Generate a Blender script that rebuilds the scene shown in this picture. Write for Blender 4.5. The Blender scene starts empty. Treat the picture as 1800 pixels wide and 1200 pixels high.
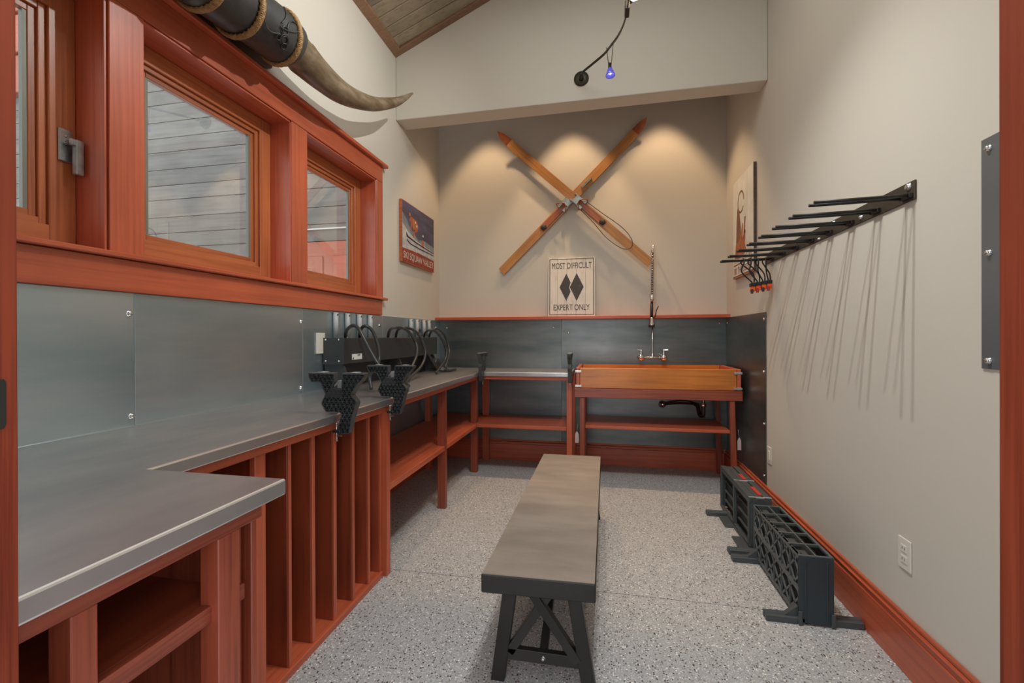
import bpy, bmesh, math, random
from mathutils import Vector, Matrix
random.seed(7)
SC = bpy.context.scene
COL = SC.collection
PI = math.pi

# ------------------------------------------------------------------ camera
yaw, pitch, roll = .202071, -.0018932, -.0031472
cy_, sy_ = math.cos(yaw), math.sin(yaw)
r0 = Vector((cy_, sy_, 0)); f0 = Vector((-sy_, cy_, 0)); u0 = Vector((0, 0, 1))
f1 = f0*math.cos(pitch)+u0*math.sin(pitch); u1 = u0*math.cos(pitch)-f0*math.sin(pitch)
r1 = r0*math.cos(roll)+u1*math.sin(roll); u2 = u1*math.cos(roll)-r0*math.sin(roll)
cd = bpy.data.cameras.new('camera'); cam = bpy.data.objects.new('camera', cd); COL.objects.link(cam)
mw = Matrix.Identity(4)
for i, v in enumerate((r1, u2, -f1)):
    for j in range(3): mw[j][i] = v[j]
mw[0][3], mw[1][3], mw[2][3] = 0, 0, 1.27
cam.matrix_world = mw
cd.sensor_width = 36; cd.lens = 790.44/1800*36; cd.shift_y = -8.31/1800; cd.clip_start = .02
SC.camera = cam
# ------------------------------------------------------------------ exposure, sky, lamps
SC.view_settings.view_transform = 'Standard'; SC.view_settings.look = 'None'
SC.view_settings.gamma = 1; SC.view_settings.use_curve_mapping = False
SC.view_settings.exposure = 0.24
W = bpy.data.worlds.new('sky'); SC.world = W; W.use_nodes = True
W.node_tree.nodes['Background'].inputs[0].default_value = (.90, .94, 1.0, 1)
W.node_tree.nodes['Background'].inputs[1].default_value = 2.2

def lamp(name, kind, loc, power, col, size=.05, target=None, cone=None, blend=.5, sy=None):
    d = bpy.data.lights.new(name, kind); d.energy = power; d.color = col
    if kind == 'AREA':
        d.size = size
        if sy: d.shape = 'RECTANGLE'; d.size_y = sy
    else: d.shadow_soft_size = size
    if cone: d.spot_size = math.radians(cone); d.spot_blend = blend
    o = bpy.data.objects.new(name, d); COL.objects.link(o); o.location = loc
    if target: o.rotation_euler = (Vector(target)-Vector(loc)).to_track_quat('-Z', 'Y').to_euler()
    return o
WARM = (1, .68, .40); HAL = (1, 1, .955)
for i, x in enumerate((-1.16, -.31, .55)):
    lamp('alcove_light', 'SPOT', (x, 4.125, 3.9), 62 if x < -1 else 76, WARM, .03, (x, 4.14, 1.9), 66, .4)
# added soft fill above the room (no fixture there), then the track heads
lamp('fill_light', 'AREA', (-.25, 1.7, 4.05), 30, HAL, 1.3, (-.25, 1.7, 0), sy=1.6)
lamp('track_light_a', 'SPOT', (.047, 2.138, 3.355), 76, HAL, .015, (-1.7, 2.35, 2.9), 100, .95)
lamp('track_light_b', 'SPOT', (.109, 1.900, 3.478), 70, HAL, .008, (.50, 2.4, .3), 94, .9)
lamp('track_light_c', 'SPOT', (-.018, 1.637, 3.57), 60, HAL, .015, (-.4, 2.3, 0), 120, .8)

# ------------------------------------------------------------------ materials
def nt(name):
    m = bpy.data.materials.new(name); m.use_nodes = True
    n = m.node_tree.nodes; l = m.node_tree.links
    return m, n, l, n['Principled BSDF']
def plain(name, col, rough=.5, metal=0, coat=0, emit=None, es=0, spec=None):
    m, n, l, p = nt(name)
    p.inputs['Base Color'].default_value = (*col, 1); p.inputs['Roughness'].default_value = rough
    p.inputs['Metallic'].default_value = metal; p.inputs['Coat Weight'].default_value = coat
    if spec is not None: p.inputs['Specular IOR Level'].default_value = spec
    if emit: p.inputs['Emission Color'].default_value = (*emit, 1); p.inputs['Emission Strength'].default_value = es
    return m
def ramp(n, stops):
    r = n.new('ShaderNodeValToRGB'); e = r.color_ramp.elements
    while len(e) < len(stops): e.new(.5)
    for k, (p, c) in enumerate(stops): e[k].position = p; e[k].color = (*c, 1)
    return r
def coords(n, l, scale, rot=(0, 0, 0)):
    tc = n.new('ShaderNodeTexCoord'); mp = n.new('ShaderNodeMapping'); l.new(tc.outputs['Object'], mp.inputs[0])
    oi = n.new('ShaderNodeObjectInfo'); ml = n.new('ShaderNodeMath'); ml.operation = 'MULTIPLY'; ml.inputs[1].default_value = 37.
    l.new(oi.outputs['Random'], ml.inputs[0]); l.new(ml.outputs[0], mp.inputs['Location'])
    mp.inputs['Scale'].default_value = scale; mp.inputs['Rotation'].default_value = rot
    return mp, oi
def wood(name, light, dark, axis='z', rough=.36, fine=60, vary=.22, rot=(0, 0, 0), bump=.12, spec=.7):
    m, n, l, p = nt(name)
    s = {'x': (1.4, fine, fine), 'y': (fine, 1.4, fine), 'z': (fine, fine, 1.4)}[axis]
    mp, oi = coords(n, l, s, rot)
    nz = n.new('ShaderNodeTexNoise'); nz.inputs['Scale'].default_value = 1.; nz.inputs['Detail'].default_value = 5; nz.inputs['Roughness'].default_value = .65
    l.new(mp.outputs[0], nz.inputs['Vector'])
    rp = ramp(n, [(.3, dark), (.52, light), (.75, tuple(c*1.12 for c in light))]); l.new(nz.outputs[0], rp.inputs[0])
    mp2, _ = coords(n, l, (3, 3, 3)); nb = n.new('ShaderNodeTexNoise'); nb.inputs['Scale'].default_value = 1.2; nb.inputs['Detail'].default_value = 3
    l.new(mp2.outputs[0], nb.inputs['Vector'])
    ad = n.new('ShaderNodeMath'); ad.operation = 'MULTIPLY_ADD'; ad.inputs[1].default_value = .6; l.new(nb.outputs[0], ad.inputs[0])
    mr = n.new('ShaderNodeMapRange'); mr.inputs['To Min'].default_value = .70-vary/2; mr.inputs['To Max'].default_value = .70+vary/2
    l.new(oi.outputs['Random'], mr.inputs['Value']); l.new(mr.outputs[0], ad.inputs[2])
    hs = n.new('ShaderNodeHueSaturation'); l.new(rp.outputs[0], hs.inputs['Color']); l.new(ad.outputs[0], hs.inputs['Value'])
    l.new(hs.outputs[0], p.inputs['Base Color'])
    p.inputs['Roughness'].default_value = rough; p.inputs['Specular IOR Level'].default_value = spec
    bp = n.new('ShaderNodeBump'); bp.inputs['Strength'].default_value = bump; bp.inputs['Distance'].default_value = .002
    l.new(nz.outputs[0], bp.inputs['Height']); l.new(bp.outputs[0], p.inputs['Normal'])
    return m
RL, RD = (.47, .098, .042), (.36, .066, .027)
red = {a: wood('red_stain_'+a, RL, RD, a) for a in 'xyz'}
fir = {a: wood('red_fir_'+a, (.29, .058, .027), (.135, .023, .012), a, fine=95, bump=.3) for a in 'xyz'}
jambw = {a: wood('door_frame_fir_'+a, (.24, .042, .016), (.12, .016, .006), a, fine=70, bump=.2, rough=.5, spec=.3) for a in 'xyz'}  # darker than the other fir: shade on the door frame put into the colour
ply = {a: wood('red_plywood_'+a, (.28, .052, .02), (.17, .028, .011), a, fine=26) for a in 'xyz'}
sash = {a: wood('sash_fir_'+a, (.40, .115, .038), (.27, .062, .019), a, fine=70) for a in 'xyz'}
honey = wood('honey_board', (.60, .19, .026), (.42, .105, .013), 'x', rough=.3, fine=34)
skiwood = wood('ski_wood', (.50, .235, .082), (.36, .145, .045), 'x', rough=.25, fine=45)
skitip = wood('ski_tip_wood', (.30, .085, .03), (.20, .05, .018), 'x', rough=.25)
binder = wood('binding_plate', (.40, .11, .03), (.25, .05, .015), 'x', rough=.35)
ceilw = wood('ceiling_plank', (.27, .215, .15), (.19, .15, .10), 'x', rough=.6, fine=40, vary=.3, bump=.1)
ceilt = wood('ceiling_trim', (.25, .135, .075), (.17, .085, .045), 'x', rough=.5)
grayw = wood('weathered_siding', (.20, .19, .178), (.135, .128, .12), 'x', rough=.8, fine=30, vary=.25)
darkw = wood('plaque_wood', (.10, .05, .028), (.05, .022, .012), 'y', rough=.45)

def paint(name, col):
    m, n, l, p = nt(name)
    mp, _ = coords(n, l, (1, 1, 1)); nz = n.new('ShaderNodeTexNoise'); nz.inputs['Scale'].default_value = 140; nz.inputs['Detail'].default_value = 3
    l.new(mp.outputs[0], nz.inputs['Vector'])
    bp = n.new('ShaderNodeBump'); bp.inputs['Strength'].default_value = .08; bp.inputs['Distance'].default_value = .002
    l.new(nz.outputs[0], bp.inputs['Height']); l.new(bp.outputs[0], p.inputs['Normal'])
    p.inputs['Base Color'].default_value = (*col, 1); p.inputs['Roughness'].default_value = .6; p.inputs['Specular IOR Level'].default_value = .25
    return m
wallp = paint('beige_paint', (.60, .56, .49))

def steel(name, a, b, rough, metal, blotch=2.2, streak=None, r2=.12):
    m, n, l, p = nt(name)
    mp, _ = coords(n, l, streak or (1, 1, 1)); nz = n.new('ShaderNodeTexNoise'); nz.inputs['Scale'].default_value = blotch; nz.inputs['Detail'].default_value = 6; nz.inputs['Roughness'].default_value = .6
    l.new(mp.outputs[0], nz.inputs['Vector'])
    rp = ramp(n, [(.32, a), (.68, b)]); l.new(nz.outputs[0], rp.inputs[0]); l.new(rp.outputs[0], p.inputs['Base Color'])
    mp2, _ = coords(n, l, (1, 1, 1)); n2 = n.new('ShaderNodeTexNoise'); n2.inputs['Scale'].default_value = 7; n2.inputs['Detail'].default_value = 8
    l.new(mp2.outputs[0], n2.inputs['Vector'])
    mr = n.new('ShaderNodeMapRange'); mr.inputs['To Min'].default_value = rough; mr.inputs['To Max'].default_value = rough+r2
    l.new(n2.outputs[0], mr.inputs['Value']); l.new(mr.outputs[0], p.inputs['Roughness'])
    p.inputs['Metallic'].default_value = metal
    return m
plate = steel('hot_rolled_steel', (.33, .46, .52), (.56, .63, .66), .30, .9, 2.6, (1, .22, 1.5))  # stretched noise gives horizontal colour bands in place of room reflections
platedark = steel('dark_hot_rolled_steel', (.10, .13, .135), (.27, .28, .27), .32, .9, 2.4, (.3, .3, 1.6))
topsteel = steel('steel_worktop', (.50, .51, .53), (.66, .64, .64), .28, .92, 2.6, (2.5, 1, 1))
benchtop = steel('bench_zinc', (.29, .25, .215), (.40, .345, .295), .42, .45, 2.4, (1, 3, 1))
graypanel = plain('gray_panel_steel', (.20, .23, .25), .35, .6)
blackmetal = steel('blackened_steel', (.022, .020, .018), (.042, .038, .034), .42, .4)
blackplastic = plain('black_plastic', (.018, .019, .021), .42)
ribplastic = plain('rib_plastic', (.055, .060, .062), .36)
viseblack = plain('vise_recess', (.006, .006, .007), .6)
latticep = plain('lattice_plastic', (.085, .096, .098), .42)
crateplastic = plain('crate_plastic', (.060, .070, .074), .42)
crateend = plain('crate_end_plastic', (.026, .040, .050), .40)
crateshell = plain('crate_shell', (.008, .009, .010), .6)
rubber = plain('hose_rubber', (.030, .033, .034), .38)
dryerbox = plain('dryer_black', (.050, .050, .050), .38, .3)
chrome = plain('chrome', (.80, .79, .77), .14, 1)
boltm = plain('bolt_zinc', (.75, .76, .76), .25, 1)
alum = plain('aluminium', (.62, .62, .60), .35, 1)
pewter = steel('pewter', (.32, .34, .34), (.52, .54, .54), .3, .9, 30)
spacerm = plain('window_spacer', (.20, .205, .17), .45, .3)
edgeglint = plain('edge_highlight', (.95, .94, .93), .38, 1)  # brighter metal puts a highlight line into the worktop's bevel colour
tubegray = plain('gray_pvc', (.42, .44, .45), .45)
ivory = plain('ivory_plastic', (.72, .68, .60), .4)
white = plain('white_label', (.75, .75, .73), .5)
ink = plain('print_black', (.045, .04, .04), .7)
orange = plain('orange_plastic', (.80, .10, .02), .45)
cord = plain('black_cord', (.012, .012, .013), .7)
redlabel = plain('red_label', (.42, .035, .025), .6)
blackrod = plain('black_rod', (.018, .017, .016), .4, .2)
rackplate = steel('rack_flat_bar', (.055, .045, .033), (.085, .07, .05), .5, .5)
bronze = plain('bronze', (.055, .048, .036), .4, .7)
blueglass = plain('blue_glass', (.06, .06, .35), .1, 0, .5, (.14, .15, .75), .35)
bulb = plain('lit_bulb', (1, 1, 1), .3, 0, 0, (1, .82, .55), 14)
tagpaper = plain('tag_paper', (.55, .42, .40), .8)
leather = None

def glassmat():
    m = bpy.data.materials.new('window_glass'); m.use_nodes = True
    n = m.node_tree.nodes; l = m.node_tree.links; n.clear()
    o = n.new('ShaderNodeOutputMaterial'); mx = n.new('ShaderNodeMixShader'); t = n.new('ShaderNodeBsdfTransparent'); g = n.new('ShaderNodeBsdfGlossy')
    t.inputs[0].default_value = (.93, .95, .94, 1); g.inputs['Roughness'].default_value = .0
    fr = n.new('ShaderNodeLayerWeight'); fr.inputs[0].default_value = .5
    pw = n.new('ShaderNodeMath'); pw.operation = 'POWER'; pw.inputs[1].default_value = 4.; l.new(fr.outputs['Facing'], pw.inputs[0])
    mu = n.new('ShaderNodeMath'); mu.operation = 'MULTIPLY_ADD'; mu.inputs[1].default_value = .9; mu.inputs[2].default_value = .15; mu.use_clamp = True
    l.new(pw.outputs[0], mu.inputs[0]); l.new(mu.outputs[0], mx.inputs[0]); l.new(t.outputs[0], mx.inputs[1]); l.new(g.outputs[0], mx.inputs[2]); l.new(mx.outputs[0], o.inputs[0])
    return m
glass = glassmat()

def floormat():
    m, n, l, p = nt('flake_epoxy')
    tc = n.new('ShaderNodeTexCoord')
    def chips(scale, lo, hi, seed):
        mp = n.new('ShaderNodeMapping'); mp.inputs['Location'].default_value = (seed, seed*1.7, 0); l.new(tc.outputs['Object'], mp.inputs[0])
        ns = n.new('ShaderNodeTexNoise'); ns.inputs['Scale'].default_value = scale*.8; l.new(mp.outputs[0], ns.inputs['Vector'])
        va = n.new('ShaderNodeVectorMath'); va.operation = 'MULTIPLY_ADD'; va.inputs[1].default_value = (.006, .006, 0); l.new(ns.outputs['Color'], va.inputs[0]); l.new(mp.outputs[0], va.inputs[2])
        v = n.new('ShaderNodeTexVoronoi'); v.inputs['Scale'].default_value = scale; v.voronoi_dimensions = '2D'; l.new(va.outputs[0], v.inputs['Vector'])
        sp = n.new('ShaderNodeSeparateColor'); l.new(v.outputs['Color'], sp.inputs[0])
        gt = n.new('ShaderNodeMath'); gt.operation = 'LESS_THAN'; gt.inputs[1].default_value = lo; l.new(sp.outputs[0], gt.inputs[0])
        dd = n.new('ShaderNodeMath'); dd.operation = 'LESS_THAN'; dd.inputs[1].default_value = hi; l.new(v.outputs['Distance'], dd.inputs[0])
        mu = n.new('ShaderNodeMath'); mu.operation = 'MULTIPLY'; l.new(gt.outputs[0], mu.inputs[0]); l.new(dd.outputs[0], mu.inputs[1])
        return mu.outputs[0], sp.outputs[1]
    nb = n.new('ShaderNodeTexNoise'); nb.inputs['Scale'].default_value = 240; nb.inputs['Detail'].default_value = 2; l.new(tc.outputs['Object'], nb.inputs['Vector'])
    rp = ramp(n, [(.35, (.31, .31, .315)), (.65, (.47, .47, .475))]); l.new(nb.outputs[0], rp.inputs[0])
    last = rp.outputs[0]
    for scale, lo, hi, seed, colr in ((170, .25, .40, 3, (.60, .60, .60)), (150, .14, .40, 9, (.20, .175, .155)), (120, .07, .38, 21, (.82, .80, .78)), (110, .10, .38, 33, (.05, .045, .042))):
        f, _ = chips(scale, lo, hi, seed)
        mx = n.new('ShaderNodeMix'); mx.data_type = 'RGBA'; l.new(f, mx.inputs['Factor']); l.new(last, mx.inputs[6]); mx.inputs[7].default_value = (*colr, 1); last = mx.outputs[2]
    l.new(last, p.inputs['Base Color']); p.inputs['Roughness'].default_value = .42; p.inputs['Specular IOR Level'].default_value = .4
    return m
floorm = floormat()

def blotchy(name, stops, scale, rough, bump=.3, stretch=(1, 1, 1)):
    m, n, l, p = nt(name); mp, _ = coords(n, l, stretch)
    nz = n.new('ShaderNodeTexNoise'); nz.inputs['Scale'].default_value = scale; nz.inputs['Detail'].default_value = 8; nz.inputs['Roughness'].default_value = .62
    l.new(mp.outputs[0], nz.inputs['Vector']); rp = ramp(n, stops); l.new(nz.outputs[0], rp.inputs[0]); l.new(rp.outputs[0], p.inputs['Base Color'])
    p.inputs['Roughness'].default_value = rough
    bp = n.new('ShaderNodeBump'); bp.inputs['Strength'].default_value = bump; bp.inputs['Distance'].default_value = .004
    l.new(nz.outputs[0], bp.inputs['Height']); l.new(bp.outputs[0], p.inputs['Normal'])
    return m
leather = blotchy('tooled_leather', [(.3, (.014, .014, .014)), (.62, (.045, .044, .043)), (.8, (.085, .062, .045))], 9, .45, .6)
hornm = blotchy('horn', [(.28, (.045, .030, .018)), (.5, (.15, .105, .062)), (.72, (.27, .21, .145))], 5, .38, .15, (3, 1, 3))
ropem = blotchy('braided_rawhide', [(.3, (.20, .10, .032)), (.7, (.42, .25, .09))], 60, .6)
signw = blotchy('worn_white_board', [(.25, (.45, .40, .35)), (.42, (.66, .61, .55)), (.8, (.74, .69, .62))], 9, .7, .2, (1.5, 1.5, .5))
posterwood = blotchy('poster_board', [(.3, (.62, .60, .52)), (.7, (.80, .77, .69))], 5, .7, .1)
wornink = blotchy('worn_ink', [(.25, (.30, .27, .25)), (.36, (.06, .055, .055)), (.8, (.035, .035, .04))], 16, .7, 0)
snow = blotchy('print_snow', [(.3, (.30, .33, .38)), (.7, (.62, .60, .58))], 14, .6, 0)
night = blotchy('print_sky', [(.3, (.045, .04, .05)), (.7, (.11, .10, .20))], 6, .6, 0, (1, .6, 2.5))
spray = blotchy('print_spray', [(.3, (.10, .13, .15)), (.7, (.34, .36, .38))], 9, .6, 0)
bandred = blotchy('print_red', [(.3, (.20, .03, .018)), (.7, (.36, .055, .03))], 12, .6, 0)
orng = blotchy('print_orange', [(.3, (.30, .07, .025)), (.7, (.55, .19, .07))], 20, .6, 0)
brownp = blotchy('print_brown', [(.3, (.15, .065, .03)), (.7, (.27, .115, .045))], 10, .6, 0)
skip = plain('print_dark', (.03, .02, .02), .6)
offw = plain('print_white', (.68, .62, .55), .6)

# ------------------------------------------------------------------ mesh helpers
class B:
    def __init__(s): s.v = []; s.f = []; s.sm = []
    def add(s, vs, fs, smooth=False):
        o = len(s.v); s.v += [tuple(p) for p in vs]
        for f in fs: s.f.append(tuple(i+o for i in f)); s.sm.append(smooth)
        return s
    def box(s, x0, x1, y0, y1, z0, z1):
        x0, x1 = min(x0, x1), max(x0, x1); y0, y1 = min(y0, y1), max(y0, y1); z0, z1 = min(z0, z1), max(z0, z1)
        v = [(x0, y0, z0), (x1, y0, z0), (x1, y1, z0), (x0, y1, z0), (x0, y0, z1), (x1, y0, z1), (x1, y1, z1), (x0, y1, z1)]
        return s.add(v, [(0, 3, 2, 1), (4, 5, 6, 7), (0, 1, 5, 4), (1, 2, 6, 5), (2, 3, 7, 6), (3, 0, 4, 7)])
    def hexa(s, bot, top):      # 4 bottom points ccw, 4 top points
        return s.add(list(bot)+list(top), [(0, 3, 2, 1), (4, 5, 6, 7), (0, 1, 5, 4), (1, 2, 6, 5), (2, 3, 7, 6), (3, 0, 4, 7)])
    def bar(s, p, q, w, h, up=(0, 0, 1)):
        p, q = Vector(p), Vector(q); d = (q-p).normalized(); up = Vector(up)
        a = d.cross(up)
        if a.length < 1e-4: a = d.cross(Vector((1, 0, 0)))
        a.normalize(); b = a.cross(d).normalized(); a *= w/2; b *= h/2
        return s.hexa([p-a-b, p+a-b, q+a-b, q-a-b], [p-a+b, p+a+b, q+a+b, q-a+b])
    def prism(s, pts, fn, t0, t1):   # polygon pts (a,b); fn(a,b,t)->xyz
        n = len(pts); v = [fn(a, b, t0) for a, b in pts]+[fn(a, b, t1) for a, b in pts]
        return s.add(v, [tuple(range(n-1, -1, -1)), tuple(range(n, 2*n))]+[(i, (i+1) % n, n+(i+1) % n, n+i) for i in range(n)])
    def tube(s, path, r, n=10, caps=True):
        P = [Vector(p) for p in path]; R = r if isinstance(r, (list, tuple)) else [r]*len(P)
        t0 = (P[1]-P[0]).normalized(); a = t0.orthogonal().normalized(); rings = []; vs = []
        for i, p in enumerate(P):
            t = (P[min(i+1, len(P)-1)]-P[max(i-1, 0)]).normalized()
            a = (a-t*a.dot(t)).normalized(); b = t.cross(a)
            for k in range(n):
                th = 2*PI*k/n; vs.append(p+(a*math.cos(th)+b*math.sin(th))*R[i])
        fs = [(i*n+k, i*n+(k+1) % n, (i+1)*n+(k+1) % n, (i+1)*n+k) for i in range(len(P)-1) for k in range(n)]
        s.add(vs, fs, True)
        if caps:
            o = len(s.v)-len(vs); s.f.append(tuple(o+k for k in range(n-1, -1, -1))); s.sm.append(False)
            s.f.append(tuple(o+(len(P)-1)*n+k for k in range(n))); s.sm.append(False)
        return s
    def lathe(s, prof, o, axis=(0, 0, 1), n=20):   # prof: (radius, height)
        ax = Vector(axis).normalized(); o = Vector(o)
        return s.tube([o+ax*h for r, h in prof], [max(r, 1e-4) for r, h in prof], n) if all(prof[i+1][1] > prof[i][1] for i in range(len(prof)-1)) else s._lathe(prof, o, ax, n)
    def _lathe(s, prof, o, ax, n):
        a = ax.orthogonal().normalized(); b = ax.cross(a); vs = []
        for r, h in prof:
            for k in range(n):
                th = 2*PI*k/n; vs.append(o+ax*h+(a*math.cos(th)+b*math.sin(th))*max(r, 1e-4))
        return s.add(vs, [(i*n+k, i*n+(k+1) % n, (i+1)*n+(k+1) % n, (i+1)*n+k) for i in range(len(prof)-1) for k in range(n)], True)
    def build(s, name, mat, parent=None, bev=0, seg=1, bmat=None):
        off = Vector((0, 0, 0)); q = parent
        while q is not None: off += Vector(q.location); q = q.parent
        me = bpy.data.meshes.new(name); me.from_pydata([tuple(Vector(p)-off) for p in s.v], [], s.f)
        me.polygons.foreach_set('use_smooth', s.sm)
        bm = bmesh.new(); bm.from_mesh(me)
        bmesh.ops.recalc_face_normals(bm, faces=bm.faces)
        if bev:
            ed = [e for e in bm.edges if len(e.link_faces) == 2 and e.calc_face_angle(0) > .5]
            bmesh.ops.bevel(bm, geom=ed, offset=bev, segments=seg, affect='EDGES', profile=.5, material=1 if bmat else -1)
        bm.to_mesh(me); bm.free(); me.materials.append(mat); me.update()
        if bmat: me.materials.append(bmat)
        o = bpy.data.objects.new(name, me); COL.objects.link(o)
        if parent: o.parent = parent
        return o
def smooth_path(P, k=5):
    P = [Vector(p) for p in P]; out = []
    for i in range(len(P)-1):
        a, b, c, d = P[max(i-1, 0)], P[i], P[i+1], P[min(i+2, len(P)-1)]
        for j in range(k):
            t = j/k
            out.append(.5*((2*b)+(c-a)*t+(2*a-5*b+4*c-d)*t*t+(3*b-a-3*c+d)*t**3))
    out.append(P[-1]); return out
def thing(name, label, cat, loc=(0, 0, 0), group=None):
    o = bpy.data.objects.new(name, None); COL.objects.link(o); o.location = loc; o.empty_display_size = .05
    return tag(o, label, cat, group)
def tag(o, label, cat, group=None):
    o['label'] = label; o['category'] = cat
    if group: o['group'] = group
    return o
def struct(o, label=None):
    o['kind'] = 'structure'
    if label: o['label'] = label
    return o
def sroot(name, loc=(0, 0, 0), label=None):
    o = bpy.data.objects.new(name, None); COL.objects.link(o); o.location = loc; return struct(o, label)
def stuff(o): o['kind'] = 'stuff'; return o
def box(name, mat, parent, x0, x1, y0, y1, z0, z1, bev=.002):
    return B().box(x0, x1, y0, y1, z0, z1).build(name, mat, parent, bev)
def dup(root, loc=None, rotz=None, label=None, group=None):
    def cp(o, par):
        c = o.copy(); COL.objects.link(c); c.parent = par
        for ch in list(o.children): cp(ch, c)
        return c
    r = cp(root, None)
    if loc: r.location = loc
    if rotz is not None: r.rotation_euler = (0, 0, rotz)
    if label: r['label'] = label
    if group: r['group'] = group
    return r
def hexbolt(parent, p, axis, r=.009, name='bolt'):
    ax = Vector(axis)
    return B()._lathe([(0, .0), (r*1.25, 0), (r*1.25, .002), (r, .002), (r, .008), (r*.8, .010), (0, .0105)], Vector(p), ax, 8).build(name, boltm, parent)
def text_mesh(body, name, mat, parent, origin, ux, uy, width, height, depth=.0006):
    cu = bpy.data.curves.new('t', 'FONT'); cu.body = body; cu.extrude = 0.; cu.resolution_u = 3
    o = bpy.data.objects.new('t', cu); COL.objects.link(o)
    dg = bpy.context.evaluated_depsgraph_get(); me = bpy.data.meshes.new_from_object(o.evaluated_get(dg))
    bpy.data.objects.remove(o)
    xs = [v.co.x for v in me.vertices]; ys = [v.co.y for v in me.vertices]
    x0, x1, y0, y1 = min(xs), max(xs), min(ys), max(ys)
    ux, uy = Vector(ux), Vector(uy); nrm = ux.cross(uy); O = Vector(origin)
    off = Vector((0, 0, 0)); q = parent
    while q is not None: off += Vector(q.location); q = q.parent
    for v in me.vertices:
        v.co = O+ux*((v.co.x-x0)/(x1-x0)*width)+uy*((v.co.y-y0)/(y1-y0)*height)+nrm*depth-off
    me.materials.clear(); me.materials.append(mat); me.name = name
    ob = bpy.data.objects.new(name, me); COL.objects.link(ob); ob.parent = parent
    return ob

XL, XR, YB, YF = -1.715, 1.125, 4.525, .40
def ceil_z(x): return 3.62+.411*(x-XL)
# ------------------------------------------------------------------ floor
fl = B().box(XL-.25, XR+.25, YF-.15, 2.268, -.1, 0).box(-5, 5, -7, YF-.15, -.1, 0).box(XL-.25, XR+.25, 2.273, YB+.2, -.1, 0).box(XL-.25, XR+.25, 2.26, 2.28, -.1, -.003).build('floor', floorm)
struct(fl, 'grey speckled flake floor')
# ------------------------------------------------------------------ walls
wo = XL-.22
wl = B()
wl.box(wo, XL, YF-.15, YB+.15, 0, 1.56).box(wo, XL, YF-.15, YB+.15, 2.475, 3.75).box(wo, XL, 3.55, YB+.15, 3.75, 4.4)
for a, b in ((YF-.15, .52), (1.262, 1.378), (2.207, 2.33), (3.158, YB+.15)): wl.box(wo, XL, a, b, 1.56, 2.475)
wall_left = struct(wl.build('wall_left', wallp), 'beige wall holding the windows')
wall_back = struct(B().box(XL-.2, XR+.2, YB, YB+.15, 0, 4.4).build('wall_back', wallp), 'back wall of the alcove')
wall_right = struct(B().box(XR, XR+.15, YF-.15, YB+.15, 0, 5.0).build('wall_right', wallp), 'long plain beige wall')
hd = B()
hd.add([(XL, 3.523, 3.09), (XR, 3.437, 3.049), (XR, 3.437, 4.95), (XL, 3.523, 3.9), (XL, 3.712, 3.09), (XR, 3.595, 3.049), (XR, 3.595, 4.95), (XL, 3.712, 3.9)],
       [(0, 1, 2, 3), (4, 7, 6, 5), (0, 4, 5, 1), (2, 6, 7, 3), (1, 5, 6, 2), (0, 3, 7, 4)])
wall_header = struct(hd.build('wall_header', wallp, None, .006, 2), 'wall above the alcove opening')
dj0, dj1 = -.68, .29
wf = B().box(XL-.2, dj0-.02, YF-.15, YF, 0, 5).box(dj1+.02, XR+.1, YF-.15, YF, 0, 5).box(dj0-.02, dj1+.02, YF-.15, YF, 2.25, 5)
struct(wf.build('wall_front', wallp), 'wall of the doorway the view looks through')
struct(B().box(XL, XR, 3.55, YB, 4.3, 4.4).build('ceiling_alcove', ceilw), 'dark board ceiling high above the alcove')
# sloped plank ceiling
ce = sroot('ceiling', (0, 0, 0), 'sloped ceiling of brown planks')
def slope_box(y0, y1, t0, t1, xa=XL, xb=XR):
    return B().hexa([(xa, y0, ceil_z(xa)+t0), (xb, y0, ceil_z(xb)+t0), (xb, y1, ceil_z(xb)+t0), (xa, y1, ceil_z(xa)+t0)],
                    [(xa, y0, ceil_z(xa)+t1), (xb, y0, ceil_z(xb)+t1), (xb, y1, ceil_z(xb)+t1), (xa, y1, ceil_z(xa)+t1)])
y = 3.452
while y > YF:
    slope_box(max(y-.107, YF), y, .012, .03).build('plank', ceilw, ce, .004); y -= .114
slope_box(YF-.2, 3.7, .024, .12, XL-.2, XR+.2).build('roof_deck', darkw, ce)
b = B().hexa([(XL, YF, 3.615), (XL+.065, YF, 3.615+.027), (XL+.065, 3.5, 3.615+.027), (XL, 3.5, 3.615)], [(XL, YF, 3.65), (XL+.065, YF, 3.675), (XL+.065, 3.5, 3.675), (XL, 3.5, 3.65)])
b.build('trim_strip', ceilt, ce, .003)
B().hexa([(XL, 3.46, ceil_z(XL)-.006), (XR, 3.38, ceil_z(XR)-.006), (XR, 3.44, ceil_z(XR)-.006), (XL, 3.53, ceil_z(XL)-.006)],
         [(XL, 3.46, ceil_z(XL)+.03), (XR, 3.38, ceil_z(XR)+.03), (XR, 3.44, ceil_z(XR)+.03), (XL, 3.53, ceil_z(XL)+.03)]).build('trim_strip', ceilt, ce, .003)

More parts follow.
